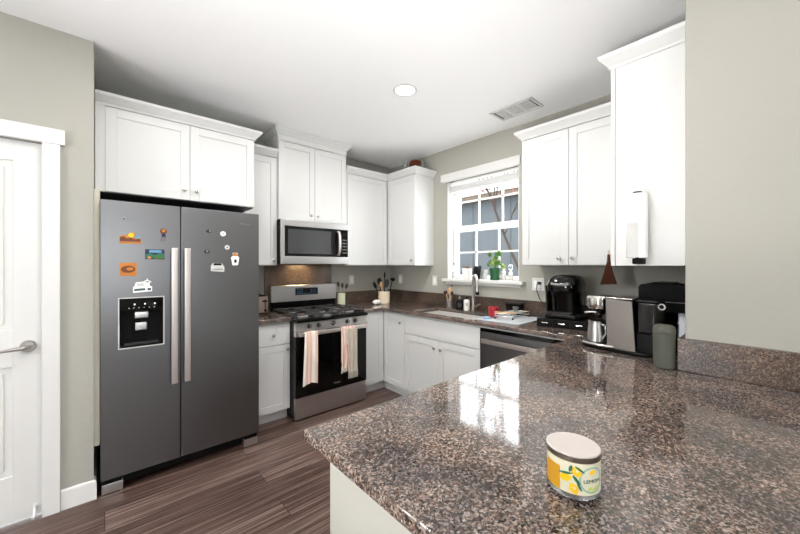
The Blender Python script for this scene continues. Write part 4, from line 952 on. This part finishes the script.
obj('body', MB().lathe(jx3, jy3, [(0, .948), (.046, .948), (.049, .952), (.047, 1.0), (.043, 1.045), (.045, 1.062), (.042, 1.062), (.040, 1.045), (.044, .955), (0, .952)], 30), 'steel', cu)
obj('handle', MB().tube([(jx3 - .025, jy3 - .035, 1.045), (jx3 - .042, jy3 - .055, 1.045), (jx3 - .044, jy3 - .058, 1.0), (jx3 - .032, jy3 - .038, .972)], .005, 8), 'steel', cu)
obj('lid', MB().lathe(jx3, jy3, [(.044, 1.0622), (.043, 1.067), (.012, 1.069), (0, 1.069)], 24), 'black', cu)

# large black appliance standing behind it in the corner
af = thing('air_fryer', 'large black countertop appliance behind the espresso machine', 'air fryer', (2.43, .43, .9145))
obj('body', MB().prism([(.315, .93), (.545, .93), (.545, 1.252), (.534, 1.266), (.36, 1.268), (.335, 1.255), (.315, 1.235)], 2.30, 2.56, 'YZ'), 'matte', af)
obj('base', MB().box(2.305, 2.555, .32, .54, .9145, .9295, .003), 'matte', af)
obj('top_handle', MB().box(2.33, 2.53, .40, .49, 1.2685, 1.278, .004), 'black', af)
obj('side_panel', MB().prism([(.33, .96), (.53, .96), (.53, 1.12), (.33, 1.12)], 2.2955, 2.2999, 'YZ'), 'gloss', af)
obj('seam_highlight', MB().box(2.2975, 2.2999, .32, .545, 1.171, 1.175), 'grey', af)  # pale strip painted in for the highlight along the casing seam
obj('basket_handle', MB().box(2.39, 2.47, .5455, .585, 1.05, 1.075, .008), 'black', af)

cn = thing('canister', 'sage grey lidded canister at the end of the near granite backsplash', 'canister', (1.905, .357, .9145))
cxx, cyy = 1.898, .352
obj('body', MB().lathe(cxx, cyy, [(0, .9145), (.036, .9145), (.040, .92), (.0415, 1.065), (.0415, 1.071), (0, 1.071)], 36), 'sage', cn)
obj('lid', MB().lathe(cxx, cyy, [(.042, 1.0725), (.0425, 1.085), (.039, 1.098), (.030, 1.105), (0, 1.107)], 36), 'sage', cn)

# ================================================================== HANGING THINGS
pt = thing('paper_towel_holder', 'black wall-mounted paper towel holder on the white side panel', 'paper towel holder', (1.94, .463, 1.38))
px, py = 1.947, .465
obj('rod', MB().tube([(px, py, 1.385), (px, py, 1.728)], .007, 10), 'black', pt)
obj('top_cap', MB().lathe(px, py, [(.019, 1.721), (.021, 1.726), (.018, 1.731), (0, 1.732)], 20), 'black', pt)
obj('bottom_mount', MB().box(px - .008, 2.0095, py - .021, py + .021, 1.380, 1.409, .006, 3), 'matte', pt)
rl = MB(); rl.lathe(px, py, [(.018, 1.412), (.042, 1.412), (.042, 1.72), (.018, 1.72), (.018, 1.412)], 36, cap=False); ro = tag(obj('paper_towel_roll', rl, 'paper'), 'white paper towel roll standing on the black holder', 'paper towel')
sh = MB(); b = bmesh.new(); rows = []
for j in range(8):
    f = j / 7; zz = 1.413 + f * .17
    rows.append([b.verts.new((px - .0425 * math.cos(t) - .0002, py + .0425 * math.sin(t) + (.005 * max(0, (i - 5)) / 5 * (1 - f)), zz)) for i, t in enumerate([R(-20 + 11 * i) for i in range(11)])])
for r0, r1 in zip(rows, rows[1:]):
    for i in range(10): b.faces.new((r0[i], r0[i + 1], r1[i + 1], r1[i]))
bmesh.ops.solidify(b, geom=b.faces[:], thickness=.001); sh._merge(b); obj('loose_sheet', sh, 'paper', ro)

br = thing('whisk_broom', 'small brown whisk broom hanging below the right upper cabinet', 'broom', (2.575, .777, 1.245))
bx_, by_ = 2.568, .777
obj('handle', MB().tube([(bx_, by_, 1.448), (bx_, by_, 1.395)], [.008, .011], 10), 'broom', br)
bb_ = MB(); random.seed(3)
for k in range(70):
    s = (k / 69 - .5); o_ = random.uniform(-.008, .008)
    bb_.tube([(bx_ + o_ * .6, by_ + s * .014, 1.405), (bx_ + o_, by_ + s * .05, 1.33), (bx_ + o_ * 1.4, by_ + s * .100, 1.246 + random.uniform(-.004, .004) - s * .008)], [.0022, .0026, .002], 4)
obj('bristles', bb_, 'broom', br)['kind'] = 'stuff'
obj('binding', MB().tube([(bx_, by_, 1.400), (bx_, by_, 1.392)], .0125, 10), 'dwood', br)
obj('loop', MB().tube([(bx_, by_, 1.447), (bx_, by_ + .004, 1.462), (bx_ - .002, by_ - .002, 1.466), (bx_, by_ - .004, 1.458), (bx_, by_, 1.447)], .0015, 6), 'wood', br)
hk = MB(); hk.box(2.590, 2.5995, .768, .788, 1.448, 1.482, .003); hk.tube([(2.590, .778, 1.472), (2.575, .778, 1.462), (2.566, .778, 1.462), (2.563, .778, 1.470)], .003, 8)
tag(obj('wall_hook', hk, 'uns'), 'small clear hook holding the whisk broom on the cabinet door', 'hook')

# on top of the corner cabinet
og = thing('wicker_basket', 'small brown wicker basket on top of the corner cabinet', 'basket', (2.75, 2.85, 2.475))
m = MB()
for k in range(7): m.lathe(2.75, 2.85, [(.064 + .010 * math.sin(k * .55), 2.476 + k * .017), (.072 + .010 * math.sin(k * .55), 2.4845 + k * .017), (.064 + .010 * math.sin(k * .55), 2.493 + k * .017)], 24, cap=False)
m.lathe(2.75, 2.85, [(0, 2.475), (.064, 2.476), (.066, 2.595), (.05, 2.607), (0, 2.609)], 24); obj('body', m, 'amber', og)
for (x, y, h_, lbl) in ((2.70, 2.965, .14, 'clear glass jar left of the wicker basket on the corner cabinet'), (2.765, 2.748, .09, 'clear glass jar right of the wicker basket on the corner cabinet')):
    tag(obj('glass_jar', MB().lathe(x, y, [(0, 2.475), (.022, 2.475), (.024, 2.48), (.024, 2.475 + h_), (.021, 2.475 + h_), (.021, 2.482), (0, 2.480)], 20), 'clear'), lbl, 'jar', 'glass jars on the corner cabinet')

# ================================================================== LEMON CANDLE
lx, ly, lr = .733, .288, .0495
cdl = thing('candle', 'lemon candle jar with flat lid on the near granite peninsula', 'candle', (lx, ly, .9145))
obj('glass_jar', MB().lathe(lx, ly, [(0, .9145), (.046, .9145), (lr, .918), (lr + .0006, .922), (lr, .926), (.0, .926)], 56), 'clear', cdl)
obj('wax', MB().lathe(lx, ly, [(0, .9262), (lr - .0004, .9262), (lr, .928), (lr, .974), (0, .974)], 56), 'wax', cdl)
obj('upper_glass', MB().lathe(lx, ly, [(0, .9742), (lr, .9742), (lr, .988), (0, .988)], 56), mat('hazy_glass', '#dcd6bb', .1), cdl)
obj('lid_band', MB().lathe(lx, ly, [(lr, .9882), (lr + .0018, .989), (lr + .0018, .998), (lr, .999), (0, .999)], 64), 'bronze', cdl)
obj('lid', MB().lathe(lx, ly, [(lr + .0012, .9992), (lr + .0015, 1.001), (lr - .001, 1.0025), (lr - .004, 1.0018), (0, 1.0018)], 64), 'lidtop', cdl)
base_a = math.atan2(-ly, -lx)
def patch(shape_pts, off, th=.0004, center=(0, 0)):
    """2-D outline (arc length, height) wrapped on the jar"""
    b = bmesh.new(); lo, hi = [], []
    for (s, zz) in shape_pts:
        a = base_a + s / lr
        lo.append(b.verts.new((lx + (lr + off) * math.cos(a), ly + (lr + off) * math.sin(a), zz))); hi.append(b.verts.new((lx + (lr + off + th) * math.cos(a), ly + (lr + off + th) * math.sin(a), zz)))
    n = len(lo); f0 = b.faces.new(lo); f1 = b.faces.new(hi)
    for i in range(n): b.faces.new((lo[i], lo[(i + 1) % n], hi[(i + 1) % n], hi[i]))
    bmesh.ops.recalc_face_normals(b, faces=b.faces[:]); m = MB(); m._merge(b); return m
lab = MB(); lab.lathe(lx, ly, [(lr + .0002, .9275), (lr + .0007, .9275), (lr + .0007, .9865), (lr + .0002, .9865)], 60, a0=base_a - R(27), a1=base_a + R(150)); lo_ = obj('label', lab, 'label', cdl)
def lem(s, z, a, b_, rot, k):
    pts = []
    for i in range(18):
        t = 2 * PI * i / 18; u = a * math.cos(t) * (1 + .18 * abs(math.cos(t)) ** 6); w_ = b_ * math.sin(t)
        pts.append((s + u * math.cos(rot) - w_ * math.sin(rot), z + u * math.sin(rot) + w_ * math.cos(rot)))
    return pts
for s, z, rot in ((-.0135, .9565, .3), (.006, .9715, -.7), (.0015, .9385, -1.1)): obj('lemon', patch(lem(s, z, .0095, .0078, rot, 0), .0008), 'lemon', lo_)
for s, z, rot, a, b_ in ((-.004, .9765, 1.3, .006, .0032), (-.013, .9655, .2, .011, .0024), (.006, .956, -.9, .009, .0028), (.012, .977, -.6, .009, .0022), (.011, .944, -1.1, .008, .0022)): obj('leaf', patch(lem(s, z, a, b_, rot, 0), .0013), 'dgreen', lo_)
rn = MB()
for zc_ in ((.9555,)):
    for i in range(40):
        t0, t1 = 2 * PI * i / 40, 2 * PI * (i + 1) / 40
        q = [(.036 + r_ * math.cos(t), .9565 + r_ * math.sin(t)) for r_, t in ((.0225, t0), (.0225, t1), (.0255, t1), (.0255, t0))]
        sub = patch(q, .0008); me_ = bpy.data.meshes.new('x'); sub.bm.to_mesh(me_); rn.bm.from_mesh(me_); sub.bm.free(); bpy.data.meshes.remove(me_)
obj('ring_print', rn, 'ringc', lo_)
text('LEMON', .0095, None, 'ink', 'lettering', lo_, .0003, (lx, ly, .9545, lr + .0014, base_a + .0365 / lr), width=.037)
obj('sprig_print', patch(lem(.036, .972, .006, .004, .4, 0), .0009), 'lemon', lo_)
for s, z in ((.030, .940), (.038, .938), (.045, .941)): obj('leaf', patch(lem(s, z, .005, .003, .7, 0), .0009), mat('leaf_print', '#c3cf74', .5), lo_)

for o in bpy.data.objects:
    if '_w' in o: del o['_w']
